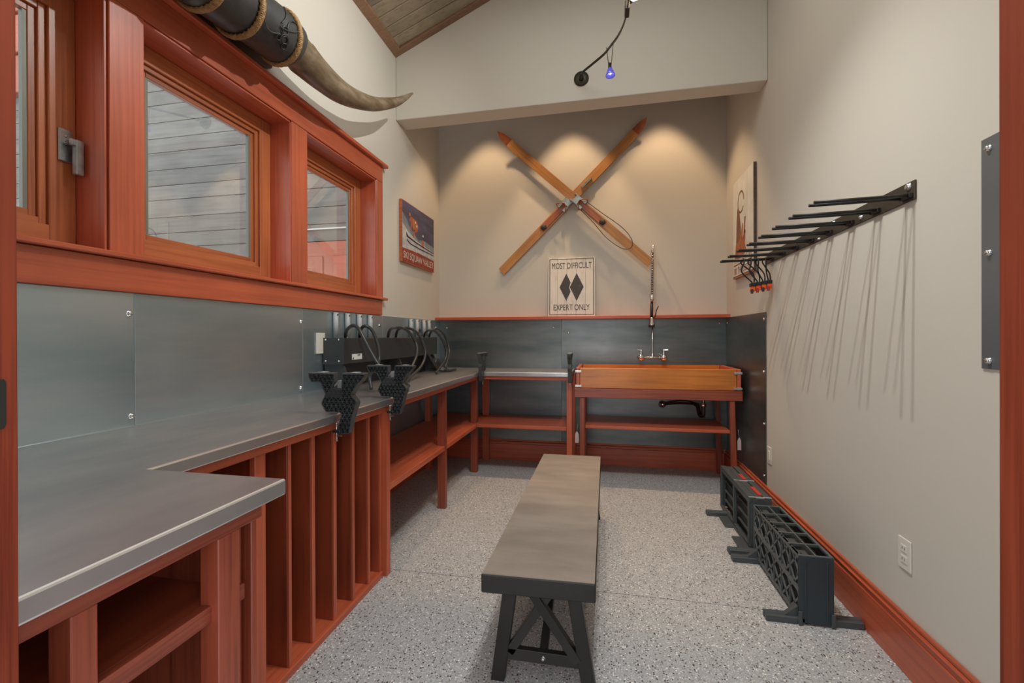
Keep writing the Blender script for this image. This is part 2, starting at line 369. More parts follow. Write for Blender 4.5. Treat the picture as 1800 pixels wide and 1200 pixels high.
# baseboards
def baseboard(name, horiz, a, b, face, wall, label):
    r = sroot(name, (0, 0, 0), label)
    lo, hi = min(face, wall), max(face, wall); thick = abs(face-wall); sg = 1 if wall > face else -1
    def bb(f, z0, z1, nm, bev):
        q = B(); l2, h2 = min(f, wall), max(f, wall)
        (q.box(a, b, l2, h2, z0, z1) if horiz else q.box(l2, h2, a, b, z0, z1)).build(nm, red['x' if horiz else 'y'], r, bev)
    bb(face, 0, .165, 'board', .002); bb(face+sg*.006, .165, .183, 'moulding', .002); bb(face+sg*.001, .183, .192, 'moulding', .003); bb(face+sg*.012, .192, .21, 'moulding', .004)
baseboard('baseboard_back', True, XL, XR-.03, 4.503, YB-.006, 'red baseboard along the back wall')
baseboard('baseboard_right', False, YF, YB, 1.098, XR, 'red baseboard along the right wall')
baseboard('baseboard_left', False, 2.3, 4.5, XL+.025, XL+.006, 'red baseboard under the left counter')

# door frame (near jambs)
dr = sroot('door_1', (0, 0, 0), 'red doorway frame around the view')
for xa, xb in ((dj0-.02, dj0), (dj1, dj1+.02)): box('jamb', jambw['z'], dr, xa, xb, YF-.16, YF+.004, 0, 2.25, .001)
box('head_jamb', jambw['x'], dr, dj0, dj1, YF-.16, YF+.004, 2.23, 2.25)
B().prism([(.36, 1.165), (.3905, 1.165), (.3925, 1.17), (.3925, 1.218), (.3905, 1.222), (.36, 1.222)], lambda a, b, t: (t, a, b), dj0, dj0+.0015).build('strike_plate', blackmetal, dr)

# steel splash panels
def spanel(parent, f, bolts, axis):
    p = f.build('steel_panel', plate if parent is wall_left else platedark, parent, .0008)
    for q in bolts: hexbolt(p, q, axis)
    return p
pf = XL+.006
for a, b2, bl in ((YF, 1.354, ((1.335, 1.356), (1.341, .979))), (1.356, 2.304, ((2.29, 1.356), (2.287, .977))), (2.306, 3.262, ((3.208, 1.354), (3.22, .99))), (3.264, YB-.008, ((4.4, 1.36),))):
    spanel(wall_left, B().box(XL, pf, a, b2, .2, 1.432), [(pf, yy, zz) for yy, zz in bl], (1, 0, 0))
pb = YB-.008
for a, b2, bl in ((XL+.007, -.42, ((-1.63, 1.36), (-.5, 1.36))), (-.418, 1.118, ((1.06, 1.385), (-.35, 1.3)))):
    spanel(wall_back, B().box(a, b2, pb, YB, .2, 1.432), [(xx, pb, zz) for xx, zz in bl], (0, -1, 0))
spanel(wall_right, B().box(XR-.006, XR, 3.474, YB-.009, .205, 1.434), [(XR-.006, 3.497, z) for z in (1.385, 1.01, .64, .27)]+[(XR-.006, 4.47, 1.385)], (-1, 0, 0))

# ledge on top of the back splash
struct(box('trim_1', red['x'], None, XL, XR-.002, 4.40, YB, 1.432, 1.463, .003), 'red ledge running along the top of the steel splash')

# ------------------------------------------------------------------ windows
t2 = sroot('trim_2', (0, 0, 0), 'red casing around the row of three windows')
cf = XL+.02
box('head_casing', red['y'], t2, XL, cf, YF+.005, 3.25, 2.468, 2.592)
box('head_cap', red['y'], t2, XL, XL+.05, YF+.005, 3.29, 2.592, 2.617, .004)
for a, b2 in ((1.262, 1.384), (2.203, 2.336), (3.153, 3.25), (YF+.005, .515)): box('mullion_casing', red['z'], t2, XL, cf, a, b2, 1.571, 2.466)
box('sill', red['y'], t2, XL-.20, XL+.045, YF+.005, 3.285, 1.552, 1.571, .004)
box('apron', red['y'], t2, XL, cf, YF+.005, 3.236, 1.434, 1.550)
openings = [(.52, 1.258), (1.382, 2.205), (2.334, 3.155)]
for k, (a, b2) in enumerate(openings):
    w = sroot('window_%d' % (k+1), (0, 0, 0), ('sash window with a lever handle, nearest the doorway', 'middle sash window of the row', 'small-looking sash window farthest from the doorway')[k])
    # jamb liners
    for q0, q1 in ((a, a+.008), (b2-.008, b2)): box('jamb_liner', red['z'], w, XL-.2, XL+.012, q0, q1, 1.571, 2.466, .001)
    box('head_liner', red['y'], w, XL-.2, XL+.012, a, b2, 2.458, 2.466, .001)
    A, Z = a+.010, b2-.010
    x0, x1 = -1.875, -1.826
    s = w
    for q0, q1 in ((A, A+.078), (Z-.078, Z)): box('sash_stile', sash['z'], s, x0, x1, q0, q1, 1.573, 2.456, .002)
    box('sash_rail', sash['y'], s, x0, x1, A+.078, Z-.078, 1.573, 1.648, .002); box('sash_rail', sash['y'], s, x0, x1, A+.078, Z-.078, 2.385, 2.456, .002)
    gy0, gy1, gz0, gz1 = A+.078, Z-.078, 1.648, 2.385
    for inset, d, mt in ((.022, .012, sash), (.044, .022, sash)):     # stepped glazing beads
        i0 = inset-.022
        for q0, q1 in ((gy0+i0, gy0+inset), (gy1-inset, gy1-i0)): box('glazing_bead', mt['z'], s, x0+.004, x1-d, q0, q1, gz0+i0, gz1-i0, .002)
        for q0, q1 in ((gz0+i0, gz0+inset), (gz1-inset, gz1-i0)): box('glazing_bead', mt['y'], s, x0+.004, x1-d, gy0+inset, gy1-inset, q0, q1, .002)
    e0, e1, e2, e3 = gy0+.044, gy1-.044, gz0+.03, gz1-.03
    for q0, q1 in ((e0, e0+.012), (e1-.012, e1)): box('spacer', spacerm, s, -1.866, -1.851, q0, q1, gz0+.044, gz1-.044, 0)
    B().box(-1.868, -1.864, gy0+.03, gy1-.03, gz0+.03, gz1-.03).build('pane', glass, s)
    if k < 2:     # cam handle on a back plate
        hy = (1.193, 1.234) if k == 0 else (1.402, 1.442)
        dz = 0 if k == 0 else -.01
        box('handle_plate', pewter, w, x1, x1+.008, hy[0], hy[1], 1.875+dz, 1.989+dz, .003)
        ym = sum(hy)/2
        h = B().tube([(x1+.006, ym, 1.94+dz), (x1+.034, ym, 1.94+dz)], .008, 12)
        sgn = 1 if k == 0 else 1
        h.box(x1+.026, x1+.042, ym-.006, ym+.026*sgn, 1.930+dz, 1.953+dz).box(x1+.024, x1+.046, ym+.006*sgn, ym+.030*sgn, 1.832+dz, 1.953+dz)
        h.build('lever', pewter, w, .003)
        B()._lathe([(0, 0), (.003, 0), (.003, .002), (0, .002)], Vector((x1+.008, ym, 1.963+dz)), Vector((1, 0, 0)), 8).build('screw', pewter, w)

# outside: weathered siding wall, red gable boards and door
wx = sroot('wall_outside', (0, 0, 0), 'grey weathered board wall outside the windows')
z = 1.2; i = 0
while z < 6.5:
    h = .175+.02*((i*7) % 3)
    box('siding_board', grayw, wx, -11, wo-.02, 4.56, 4.59+.004*(i % 2), z, z+h-.006, .003); z += h; i += 1
B().box(-11, wo-.02, 4.592, 4.65, 1.0, 7).build('sheathing', darkw, wx)
gx = sroot('trim_3', (0, 0, 0), 'red gable boards outside the first window')
for j in range(4): box('gable_board', red['x'], gx, -10.5, -6.35, 4.44-.03*j, 4.55, 4.46+.5*j, 4.46+.5*j+.48, .01)
d2 = sroot('door_2', (0, 0, 0), 'red panelled door seen outside through the last window')
box('door_leaf', red['x'], d2, -3.75, -2.25, 4.50, 4.555, 1.0, 2.33)
for xx in (-3.62, -2.95): box('door_panel', red['x'], d2, xx, xx+.55, 4.49, 4.50, 1.15, 2.17, .006)
box('head_casing', grayw, d2, -3.85, -2.15, 4.49, 4.558, 2.335, 2.46); box('drip_cap', white, d2, -3.9, -2.1, 4.47, 4.558, 2.46, 2.475)
struct(B().box(-12, wo, -3, 4.6, -.4, -.3).build('floor_outside', plain('outside_paving', (.25, .24, .23), .9)), 'paving outside the windows')

# ------------------------------------------------------------------ worktop
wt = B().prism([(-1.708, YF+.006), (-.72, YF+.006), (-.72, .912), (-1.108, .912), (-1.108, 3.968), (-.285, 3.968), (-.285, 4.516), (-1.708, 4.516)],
               lambda a, b, t: (a, b, t), .906, .943).build('worktop', topsteel, None, .0045, 2, edgeglint)
tag(wt, 'long brushed steel worktop bending along the left and back walls', 'worktop')

# desk base at the near end
db = thing('desk_base', 'red timber frame with a shelf under the wide near end of the worktop', 'cabinet', (-1.2, .65, 0))
box('apron', fir['y'], db, -.785, -.75, YF+.008, .872, .868, .905); box('apron', fir['x'], db, -1.7, -.786, .842, .872, .868, .905)
box('post', fir['z'], db, -.796, -.752, .757, .812, 0, .868); box('post', fir['z'], db, -.796, -.752, .505, .541, 0, .868)
box('post', fir['z'], db, -.85, -.80, .83, .868, 0, .868)
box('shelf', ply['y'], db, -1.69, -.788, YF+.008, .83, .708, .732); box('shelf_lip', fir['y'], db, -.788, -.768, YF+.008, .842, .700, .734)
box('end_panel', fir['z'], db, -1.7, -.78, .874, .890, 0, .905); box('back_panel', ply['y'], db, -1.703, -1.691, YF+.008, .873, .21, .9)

# vertical cubby rack
cb = thing('ski_cubby', 'red wooden rack of tall narrow upright slots under the left worktop', 'cabinet', (-1.4, 1.55, 0))
box('apron', red['y'], cb, -1.150, -1.130, .915, 2.236, .872, .905)
box('bottom_board', red['y'], cb, -1.69, -1.147, .892, 2.19, 0, .03)
box('stile', red['z'], cb, -1.175, -1.152, 1.308, 1.357, .03, .872)
for a, b2 in ((1.478, 1.494), (1.615, 1.635), (1.763, 1.785), (1.912, 1.931), (2.055, 2.073), (2.172, 2.192)):
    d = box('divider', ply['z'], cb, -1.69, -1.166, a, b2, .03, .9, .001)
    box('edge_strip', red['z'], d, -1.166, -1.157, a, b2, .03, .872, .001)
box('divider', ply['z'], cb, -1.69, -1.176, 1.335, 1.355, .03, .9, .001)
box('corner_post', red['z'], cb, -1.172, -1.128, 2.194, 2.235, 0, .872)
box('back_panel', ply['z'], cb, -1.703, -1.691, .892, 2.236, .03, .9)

# open shelving
sh = thing('shelf_frame', 'open red timber shelf frame under the worktop turning the far corner', 'shelf', (-1.35, 3.4, 0))
box('apron', red['y'], sh, -1.152, -1.132, 2.238, 3.99, .873, .905); box('apron', red['x'], sh, -1.131, -.300, 3.985, 4.005, .873, .905)
box('shelf', red['y'], sh, -1.683, -1.150, 2.238, 4.49, .428, .463); box('shelf', red['x'], sh, -1.149, -.328, 3.972, 4.49, .434, .467)
for x0, x1, y0, y1, mt in ((-1.206, -1.146, 3.133, 3.176, fir), (-1.224, -1.165, 4.03, 4.087, fir), (-1.222, -1.156, 4.44, 4.495, red), (-.325, -.278, 3.972, 4.02, red), (-.325, -.278, 4.44, 4.49, red),
                            (-1.675, -1.62, 3.13, 3.18, red), (-1.675, -1.62, 4.02, 4.08, red), (-1.67, -1.625, 2.25, 2.29, red)):
    box('post', mt['z'], sh, x0, x1, y0, y1, 0, .904 if x0 != -.325 else .9055)

# ------------------------------------------------------------------ wash trough
tr = thing('wash_trough', 'honey coloured wooden trough sink on a red stand by the back wall', 'sink', (.42, 4.2, 0))
box('front_board', honey, tr, -.206, 1.048, 3.92, 3.945, .820, .992, .003); box('back_board', honey, tr, -.206, 1.048, 4.465, 4.49, .820, .992, .003)
for x0 in (-.238, 1.050): box('end_board', red['y'], tr, x0, x0+.03, 3.916, 4.494, .820, .994, .003)
box('basin_floor', honey, tr, -.206, 1.048, 3.946, 4.464, .822, .842)
for (x0, x1) in ((-.247, -.192), (1.024, 1.088)):
    for z0 in (.953, .828):
        box('strap', alum, tr, x0, x1, 3.908, 3.9195 if False else 3.916, z0, z0+.019, .002)
for y0 in (3.915, 4.46): box('stand_rail', fir['x'], tr, -.252, 1.092, y0, y0+.03, .738, .818, .003)
for x0 in (-.252, 1.062): box('stand_rail', fir['y'], tr, x0, x0+.03, 3.946, 4.459, .738, .818, .003)
def leg4(x0, x1, xb0, xb1, y0, y1): return B().hexa([(xb0, y0, 0), (xb1, y0, 0), (xb1, y1, 0), (xb0, y1, 0)], [(x0, y0, .737), (x1, y0, .737), (x1, y1, .737), (x0, y1, .737)])
for args in ((-.207, -.165, -.210, -.168, 3.925, 3.97), (-.207, -.165, -.210, -.168, 4.41, 4.455), (.998, 1.037, 1.015, 1.056, 3.925, 3.97), (.998, 1.037, 1.015, 1.056, 4.41, 4.455)):
    leg4(*args).build('leg', fir['z'], tr, .003)
box('shelf', honey if False else red['x'], tr, -.163, 1.005, 3.945, 4.45, .468, .494, .003)
for x0, dx in ((-.250, .03), (1.062, .028)):
    t = B().prism([(0, 0), (dx, 0), (dx, .075), (dx*.65, .1), (dx*.35, .1), (0, .075)], lambda a, b, tt: (x0+a, tt, .335+b), 3.955, 3.957)
    t.build('paper_tag', tagpaper, tr)
    B().tube([(x0+dx/2, 3.956, .43), (x0+dx/2+.008*(1 if x0 < 0 else -1), 3.956, .5)], .0012, 5).build('tag_string', tagpaper, tr)

fc = thing('spray_faucet', 'chrome wall faucet with coiled pre-rinse sprayer above the trough', 'faucet', (.445, 4.5, 1.065))
for x in (.342, .547):
    b = B()._lathe([(0, 0), (.030, 0), (.030, .012), (.020, .03), (.020, .07), (.027, .085), (.027, .12), (.018, .13), (0, .13)], Vector((x, 4.516, 1.062)), Vector((0, -1, 0)), 18)
    b.build('valve_body', chrome, fc)
    s = -1 if x < .4 else 1
    h = B()._lathe([(.014, .02), (.012, .05), (.010, .062), (.010, .075), (0, .078)], Vector((x, 4.41, 1.062)), Vector((0, 0, 1)), 14)
    h.bar((x-.006*s, 4.41, 1.134), (x+.037*s, 4.405, 1.137), .012, .010)
    h.build('lever_handle', chrome, fc)
B().tube([(.36, 4.41, 1.065), (.53, 4.41, 1.065)], .009, 12).build('bridge', chrome, fc)
B()._lathe([(.013, 0), (.013, .02), (.010, .022), (.010, .045), (.007, .05), (.006, .06), (.006, .34), (.004, .34)], Vector((.445, 4.41, 1.06)), Vector((0, 0, 1)), 14).build('riser', chrome, fc)
B().tube([(.440, 4.40, 1.55), (.441, 4.40, 1.62), (.443, 4.40, 1.66)], .011, 12).build('hose_grip', blackplastic, fc)
sp = B(); N = 26
hp = []
for k in range(N*12+1):
    t = k/(N*12); zz = 1.645+t*.425; xx = .443+.006*t; th = 2*PI*t*N
    hp.append((xx+.016*math.cos(th), 4.40+.016*math.sin(th), zz))
sp.tube(hp, .0028, 5); sp.build('spring', chrome, fc)
B().tube(smooth_path([(.443, 4.40, 1.64), (.446, 4.40, 1.85), (.449, 4.40, 2.06), (.455, 4.41, 2.10), (.458, 4.43, 2.118), (.459, 4.46, 2.11), (.459, 4.50, 2.09)]), .009, 10).build('hose', blackplastic, fc)
B().tube(smooth_path([(.449, 4.40, 2.045), (.451, 4.40, 2.085), (.455, 4.408, 2.108), (.457, 4.425, 2.12)]), .0145, 12).build('hose_cuff', chrome, fc)
b = B()._lathe([(.010, 0), (.020, .01), (.022, .035), (.014, .05), (.012, .065)], Vector((.441, 4.40, 1.59)), Vector((0, 0, 1)), 14); b.build('swivel', chrome, fc)
b = B().tube([(.437, 4.40, 1.43), (.438, 4.40, 1.57)], .0135, 12); b.build('spray_handle', blackplastic, fc)
b = B()._lathe([(0, 0), (.025, 0), (.026, .02), (.020, .035), (.018, .07), (.013, .085)], Vector((.438, 4.398, 1.355)), Vector((0, 0, 1)), 16); b.build('spray_head', chrome, fc)
B()._lathe([(0, -.004), (.021, -.004), (.0275, 0), (.0275, .014), (.025, .016)], Vector((.438, 4.398, 1.352)), Vector((0, 0, 1)), 16).build('spray_bumper', blackplastic, fc)
B().tube([(.45, 4.39, 1.43), (.468, 4.385, 1.45), (.478, 4.385, 1.50), (.497, 4.385, 1.545)], .005, 8).build('trigger', blackplastic, fc)
B().bar((.445, 4.40, 1.385), (.445, 4.516, 1.385), .012, .012).build('wall_bracket', chrome, fc)

dt = thing('drain_trap', 'dark drain trap with pipe to the wall under the trough', 'pipe', (.85, 4.2, .65))
B().tube([(.85, 4.2, .82), (.85, 4.2, .66)], .013, 12).build('tailpiece', chrome, dt)
B()._lathe([(.013, 0), (.026, 0), (.026, .025), (.013, .028)], Vector((.85, 4.2, .645)), Vector((0, 0, 1)), 12).build('slip_nut', chrome, dt)
B().tube(smooth_path([(.85, 4.2, .65), (.85, 4.2, .58), (.845, 4.22, .56), (.835, 4.27, .56), (.83, 4.3, .60), (.825, 4.32, .635), (.81, 4.34, .642)]), .018, 12).tube(smooth_path([(.82, 4.33, .640), (.79, 4.36, .645), (.68, 4.44, .635), (.57, 4.49, .615)]), .011, 10).build('trap_pipe', bronze, dt)
B().tube(smooth_path([(.83, 4.3, .655), (.72, 4.42, .665), (.60, 4.48, .635), (.56, 4.49, .62)]), .006, 8).build('supply_line', bronze, dt)
B()._lathe([(0, .05), (.02, .05), (.022, .03), (.034, .012), (.036, 0)], Vector((.545, 4.516, .612)), Vector((0, -1, 0)), 16).build('wall_flange', chrome, dt)

# ------------------------------------------------------------------ vises
VISE = [(-0.127, 0.167), (-0.127, 0.157), (-0.115, 0.135), (-0.073, 0.135), (-0.047, 0.083), (-0.067, 0.043), (-0.046, 0.009), (0.019, 0.008), (0.026, 0.0), (0.006, -0.068), (0.006, -0.081), (0.051, -0.08), (0.059, -0.076), (0.083, 0.017), (0.095, 0.046), (0.094, 0.055), (0.071, 0.081), (0.099, 0.128), (0.116, 0.141), (0.133, 0.163), (0.133, 0.172), (0.032, 0.17), (0.03, 0.136), (0.027, 0.103), (-0.022, 0.11), (-0.009, 0.136), (-0.009, 0.17)]
VISE = [(a, max(b, .002) if a < .02 and b > -.01 and b < .02 else b) for a, b in VISE]
def inside(p, poly):
    c = False; j = len(poly)-1
    for i in range(len(poly)):
        (xi, yi), (xj, yj) = poly[i], poly[j]
        if (yi > p[1]) != (yj > p[1]) and p[0] < (xj-xi)*(p[1]-yi)/(yj-yi)+xi: c = not c
        j = i
    return c
def clip(poly, p, q):
    ts = [0, 1]; d = (q[0]-p[0], q[1]-p[1])
    for i in range(len(poly)):
        a, b = poly[i], poly[(i+1) % len(poly)]; e = (b[0]-a[0], b[1]-a[1]); den = d[0]*e[1]-d[1]*e[0]
        if abs(den) < 1e-12: continue
        t = ((a[0]-p[0])*e[1]-(a[1]-p[1])*e[0])/den; u = ((a[0]-p[0])*d[1]-(a[1]-p[1])*d[0])/den
        if 0 < t < 1 and 0 <= u <= 1: ts.append(t)
    ts.sort(); out = []
    for t0, t1 in zip(ts, ts[1:]):
        m = (t0+t1)/2
        if t1-t0 > 1e-3 and inside((p[0]+d[0]*m, p[1]+d[1]*m), poly): out.append(((p[0]+d[0]*t0, p[1]+d[1]*t0), (p[0]+d[0]*t1, p[1]+d[1]*t1)))
    return out
def make_vise(label):
    r = thing('ski_vise', label, 'vise', (0, 0, 0), 'ski vises clamped to the worktop edge')
    B().prism(VISE, lambda a, b, t: (a, t, b), -.004, .004).build('body_plate', viseblack, r)
    rb = B(); st = .0205; hgt = st*.866
    segs = []
    for k in range(-12, 16): segs.append(((-.2, k*hgt), (.2, k*hgt)))
    for k in range(-26, 27):
        for s in (1, -1): segs.append(((k*st-s*.3*.577, -.3), (k*st+s*.3*.577, .3)))
    for p, q in segs:
        for a, b in clip(VISE, p, q):
            for y in (-.0088, .0088): rb.bar((a[0], y, a[1]), (b[0], y, b[1]), .0017, .0098, (0, 1, 0))
    stuff(rb.build('rib_lattice', ribplastic, r))
    rim = B(); n = len(VISE)
    for i in range(n):
        a, b = VISE[i], VISE[(i+1) % n]
        rim.bar((a[0], 0, a[1]), (b[0], 0, b[1]), .004, .030, (0, 1, 0))
    rim.build('rim', ribplastic, r)
    B().prism([(-.03, .105), (.02, .105), (.033, .072), (-.04, .072), (-.046, .083)], lambda a, b, t: (a, t, b), -.0135, -.010).build('name_panel', blackplastic, r)
    for x0, x1 in ((-.127, -.008), (.032, .135)):
        j = B().box(x0, x1, -.019, .019, .166, .174).build('jaw_pad', ribplastic, r, .002)
        B().box((x0+x1)/2-.014, (x0+x1)/2+.014, -.0195, .0195, .1745, .1765).build('pad_strip', tubegray, j)
    B().box(.006, .026, -.012, .012, .108, .142).bar((-.012, 0, .115), (.012, 0, .14), .02, .008).build('cam_block', pewter, r, .002)
    B().box(-.0135, .022, -.022, .022, -.077, -.066).build('clamp_arm', blackplastic, r, .002)
    B().tube([(-.006, 0, -.118), (-.006, 0, -.0385)], .0035, 8).lathe([(.0035, 0), (.010, .002), (.010, .004), (.004, .006)], (-.006, 0, -.044), (0, 0, 1), 10).build('clamp_screw', chrome, r)
    B().bar((-.0135, 0, -.094), (.018, 0, -.094), .005, .005).build('screw_handle', alum, r)
    return r
v0 = make_vise('black ski vise nearest the viewer, clamped on the left worktop edge')
v0.location = (-1.108, 1.72, .943)
dup(v0, (-1.108, 2.205, .943), 0, 'second black ski vise on the left worktop edge, nearer the corner')
dup(v0, (-1.088, 3.968, .943), -PI/2, 'black ski vise seen edge-on at the inside corner of the worktop')
dup(v0, (-.293, 3.968, .943), -PI/2, 'black ski vise seen edge-on beside the trough')

# ------------------------------------------------------------------ boot dryer
HOSES = [[(-1.6, 2.569, 1.26), (-1.567, 2.522, 1.292), (-1.533, 2.493, 1.319), (-1.5, 2.492, 1.336), (-1.453, 2.474, 1.318), (-1.407, 2.458, 1.253), (-1.36, 2.453, 1.175), (-1.313, 2.448, 1.108), (-1.267, 2.449, 1.065), (-1.22, 2.43, 1.03), (-1.2, 2.41, .957)], [(-1.6, 2.737, 1.259), (-1.567, 2.687, 1.296), (-1.533, 2.651, 1.325), (-1.5, 2.635, 1.336), (-1.473, 2.651, 1.321), (-1.447, 2.668, 1.266), (-1.42, 2.662, 1.182), (-1.407, 2.637, 1.114), (-1.393, 2.568, 1.075), (-1.38, 2.475, 1.03), (-1.35, 2.44, .957)], [(-1.61, 3.163, 1.258), (-1.58, 3.109, 1.288), (-1.55, 3.088, 1.322), (-1.52, 3.113, 1.337), (-1.493, 3.191, 1.328), (-1.471, 3.263, 1.288), (-1.449, 3.3, 1.226), (-1.427, 3.281, 1.174), (-1.416, 3.237, 1.109), (-1.411, 3.139, 1.039), (-1.405, 3.058, 1.006), (-1.4, 2.98, 0.975), (-1.38, 2.9, .957)], [(-1.62, 3.312, 1.257), (-1.588, 3.258, 1.294), (-1.556, 3.232, 1.324), (-1.524, 3.247, 1.337), (-1.495, 3.303, 1.33), (-1.473, 3.369, 1.304), (-1.452, 3.411, 1.256), (-1.431, 3.428, 1.186), (-1.417, 3.423, 1.138), (-1.412, 3.382, 1.076), (-1.407, 3.29, 1.024), (-1.401, 3.153, 0.985), (-1.38, 3.02, 0.962), (-1.34, 2.9, 0.957), (-1.27, 2.75, 0.957), (-1.208, 2.647, 0.957)], [(-1.61, 3.858, 1.254), (-1.577, 3.795, 1.29), (-1.544, 3.776, 1.317), (-1.511, 3.788, 1.325), (-1.484, 3.831, 1.311), (-1.46, 3.884, 1.26), (-1.436, 3.923, 1.193), (-1.418, 3.925, 1.12), (-1.412, 3.864, 1.05), (-1.406, 3.738, 1.0), (-1.4, 3.611, 0.957)], [(-1.62, 4.0, 1.254), (-1.59, 3.951, 1.291), (-1.56, 3.943, 1.328), (-1.53, 3.984, 1.338), (-1.5, 4.026, 1.31), (-1.475, 4.066, 1.253), (-1.45, 4.07, 1.171), (-1.425, 4.017, 1.104), (-1.4, 3.892, 1.036), (-1.395, 3.83, .99), (-1.385, 3.89, 0.957), (-1.375, 3.95, 0.957), (-1.365, 4.02, 0.957)], [(-1.6, 3.745, 1.337), (-1.6, 3.74, 1.29), (-1.56, 3.69, 1.244), (-1.525, 3.683, 1.163), (-1.5, 3.742, 1.079), (-1.48, 3.80, 1.01), (-1.46, 3.86, 0.959), (-1.41, 3.89, 0.957), (-1.37, 3.93, 0.957)]]
bd = thing('boot_dryer', 'long black boot dryer box with looping hoses against the steel splash', 'dryer', (-1.63, 3.27, .943))
cs = box('case', dryerbox, bd, -1.703, -1.561, 2.497, 4.06, 1.10, 1.26, .003)
box('end_plate', dryerbox, bd, -1.704, -1.560, 2.488, 2.4965, 1.098, 1.262, .001)
for yy, zz in ((-1.685, 1.25), (-1.595, 1.25), (-1.685, 1.118), (-1.595, 1.118)): B()._lathe([(.006, 0), (.005, .003), (0, .004)], Vector((yy, 2.488, zz)), Vector((0, -1, 0)), 10).build('screw', boltm, bd)
lb = B().box(-1.5612, -1.5600, 2.58, 2.70, 1.122, 1.158).build('label', white, bd)
B().prism([(2.585, 1.126), (2.603, 1.126), (2.596, 1.14)], lambda a, b, t: (t, a, b), -1.5600, -1.5592).box(-1.56, -1.5592, 2.645, 2.675, 1.146, 1.153).build('label_mark', ink, lb)
for y0 in (2.50, 3.27, 3.99):
    B().prism([(-1.70, 1.099), (-1.58, 1.099), (-1.565, 1.085), (-1.52, .9445), (-1.70, .9445)], lambda a, b, t: (a, t, b), y0, y0+.012).build('support_leg', dryerbox, bd, .001)
box('rear_shroud', blackplastic, bd, -1.70, -1.66, 2.515, 4.04, .945, 1.099)
for k, h in enumerate(HOSES):
    B().tube(smooth_path(h, 5), .0105, 12).build('hose', rubber, bd)
    if k < 6: B().lathe([(.016, 0), (.016, .006), (.013, .008)], (h[0][0], h[0][1], 1.259), (0, 0, 1), 12).build('hose_collar', tubegray, bd)
for k, yy in enumerate((2.608, 2.745, 2.895, 3.044, 3.759, 3.895, 4.055, 4.183)):
    t = B().tube([(-1.692, yy, 1.262), (-1.692, yy, 1.424)], .0165, 14).build('holder_tube', tubegray, bd)
    B()._lathe([(.006, 0), (.006, .0015), (0, .0015)], Vector((-1.6755, yy-.004, 1.41)), Vector((1, 0, 0)), 10).build('hole', ink, t)
B()._lathe([(0, 0), (.04, 0), (.046, .01), (.046, .05), (.04, .06), (0, .062)], Vector((-1.555, 3.93, 1.02)), Vector((1, -.2, 0)), 20).build('blower_drum', rubber, bd)
tag(B().box(XL+.006, XL+.014, 2.426, 2.508, 1.165, 1.292).build('outlet_cover', ivory, None, .002), 'ivory outlet cover half hidden behind the boot dryer', 'outlet')

# ------------------------------------------------------------------ horn mount
hm = thing('horn_mount', 'mounted curved horn bound in black leather and rope above the windows', 'horns', (XL, 1.6, 2.8))
HORN = [(-1.54, 1.401, 2.676, 0.127), (-1.54, 1.512, 2.687, 0.124), (-1.54, 1.641, 2.695, 0.122), (-1.54, 1.732, 2.703, 0.122), (-1.54, 1.828, 2.712, 0.122), (-1.538, 1.908, 2.719, 0.116), (-1.535, 1.968, 2.724, 0.109), (-1.53, 2.010, 2.720, 0.096), (-1.525, 2.094, 2.708, 0.085), (-1.52, 2.207, 2.699, 0.075), (-1.51, 2.369, 2.7, 0.065), (-1.49, 2.527, 2.729, 0.054), (-1.46, 2.704, 2.787, 0.043), (-1.43, 2.912, 2.901, 0.032), (-1.41, 3.025, 2.984, 0.021), (-1.4, 3.151, 3.086, 0.006)]
axis = smooth_path([h[:3] for h in HORN], 6)
rad = []
for i in range(len(HORN)-1):
    for j in range(6): t = j/6; rad.append(HORN[i][3]*(1-t)+HORN[i+1][3]*t)
rad.append(HORN[-1][3])
i0 = next(i for i, p in enumerate(axis) if p.y > 1.985)
B().tube(axis[i0:], [r*.93 if p.y < 2.06 else r for p, r in zip(axis[i0:], rad[i0:])], 28).build('horn', hornm, hm)
lr = []
for p, r in zip(axis[:i0+2], rad[:i0+2]): lr.append(r+.003*math.sin((p.y-1.4)*14))
B().tube([(-1.54, 1.28, 2.655), (-1.54, 1.33, 2.66)]+axis[:i0+2], [.11, .12]+lr[:-1]+[lr[-1]*.985], 32).build('leather_wrap', leather, hm)
L2 = [Vector((-1.54, 1.29, 2.66)), Vector((-1.51, 1.12, 2.63)), Vector((-1.47, .98, 2.70)), Vector((-1.38, .86, 2.80)), Vector((-1.24, .78, 2.92))]
B().tube(smooth_path(L2, 6), [.12-.115*k/24 for k in range(25)], 24).build('horn', hornm, hm)
def rope_ring(yc, tilt):
    k = min(range(len(axis)), key=lambda i: abs(axis[i].y-yc)); c = axis[k]; t = (axis[k+1]-axis[k-1]).normalized(); R = rad[k]+.007
    a = Vector((1, 0, 0)); a = (a-t*a.dot(t)).normalized(); b2 = t.cross(a)
    q = B()
    for s in range(3):
        pts = []
        for m in range(241):
            th = 2*PI*m/240; w = th*34+s*2*PI/3
            off = .012*math.sin(w); lift = .005*math.cos(2*w)
            pts.append(c+(a*math.cos(th)+b2*math.sin(th))*(R+lift)+t*(off+tilt*math.sin(th)*R))
        q.tube(pts, .0068, 6, False)
    q.build('rope', ropem, hm)
rope_ring(1.47, .05); rope_ring(1.66, .06); rope_ring(1.91, .08)
q = B(); rnd = random.Random(3)
kk = min(range(len(axis)), key=lambda i: abs(axis[i].y-1.79)); c = axis[kk]; t = (axis[kk+1]-axis[kk-1]).normalized(); R = rad[kk]
a = Vector((1, 0, 0)); a = (a-t*a.dot(t)).normalized(); b2 = t.cross(a)
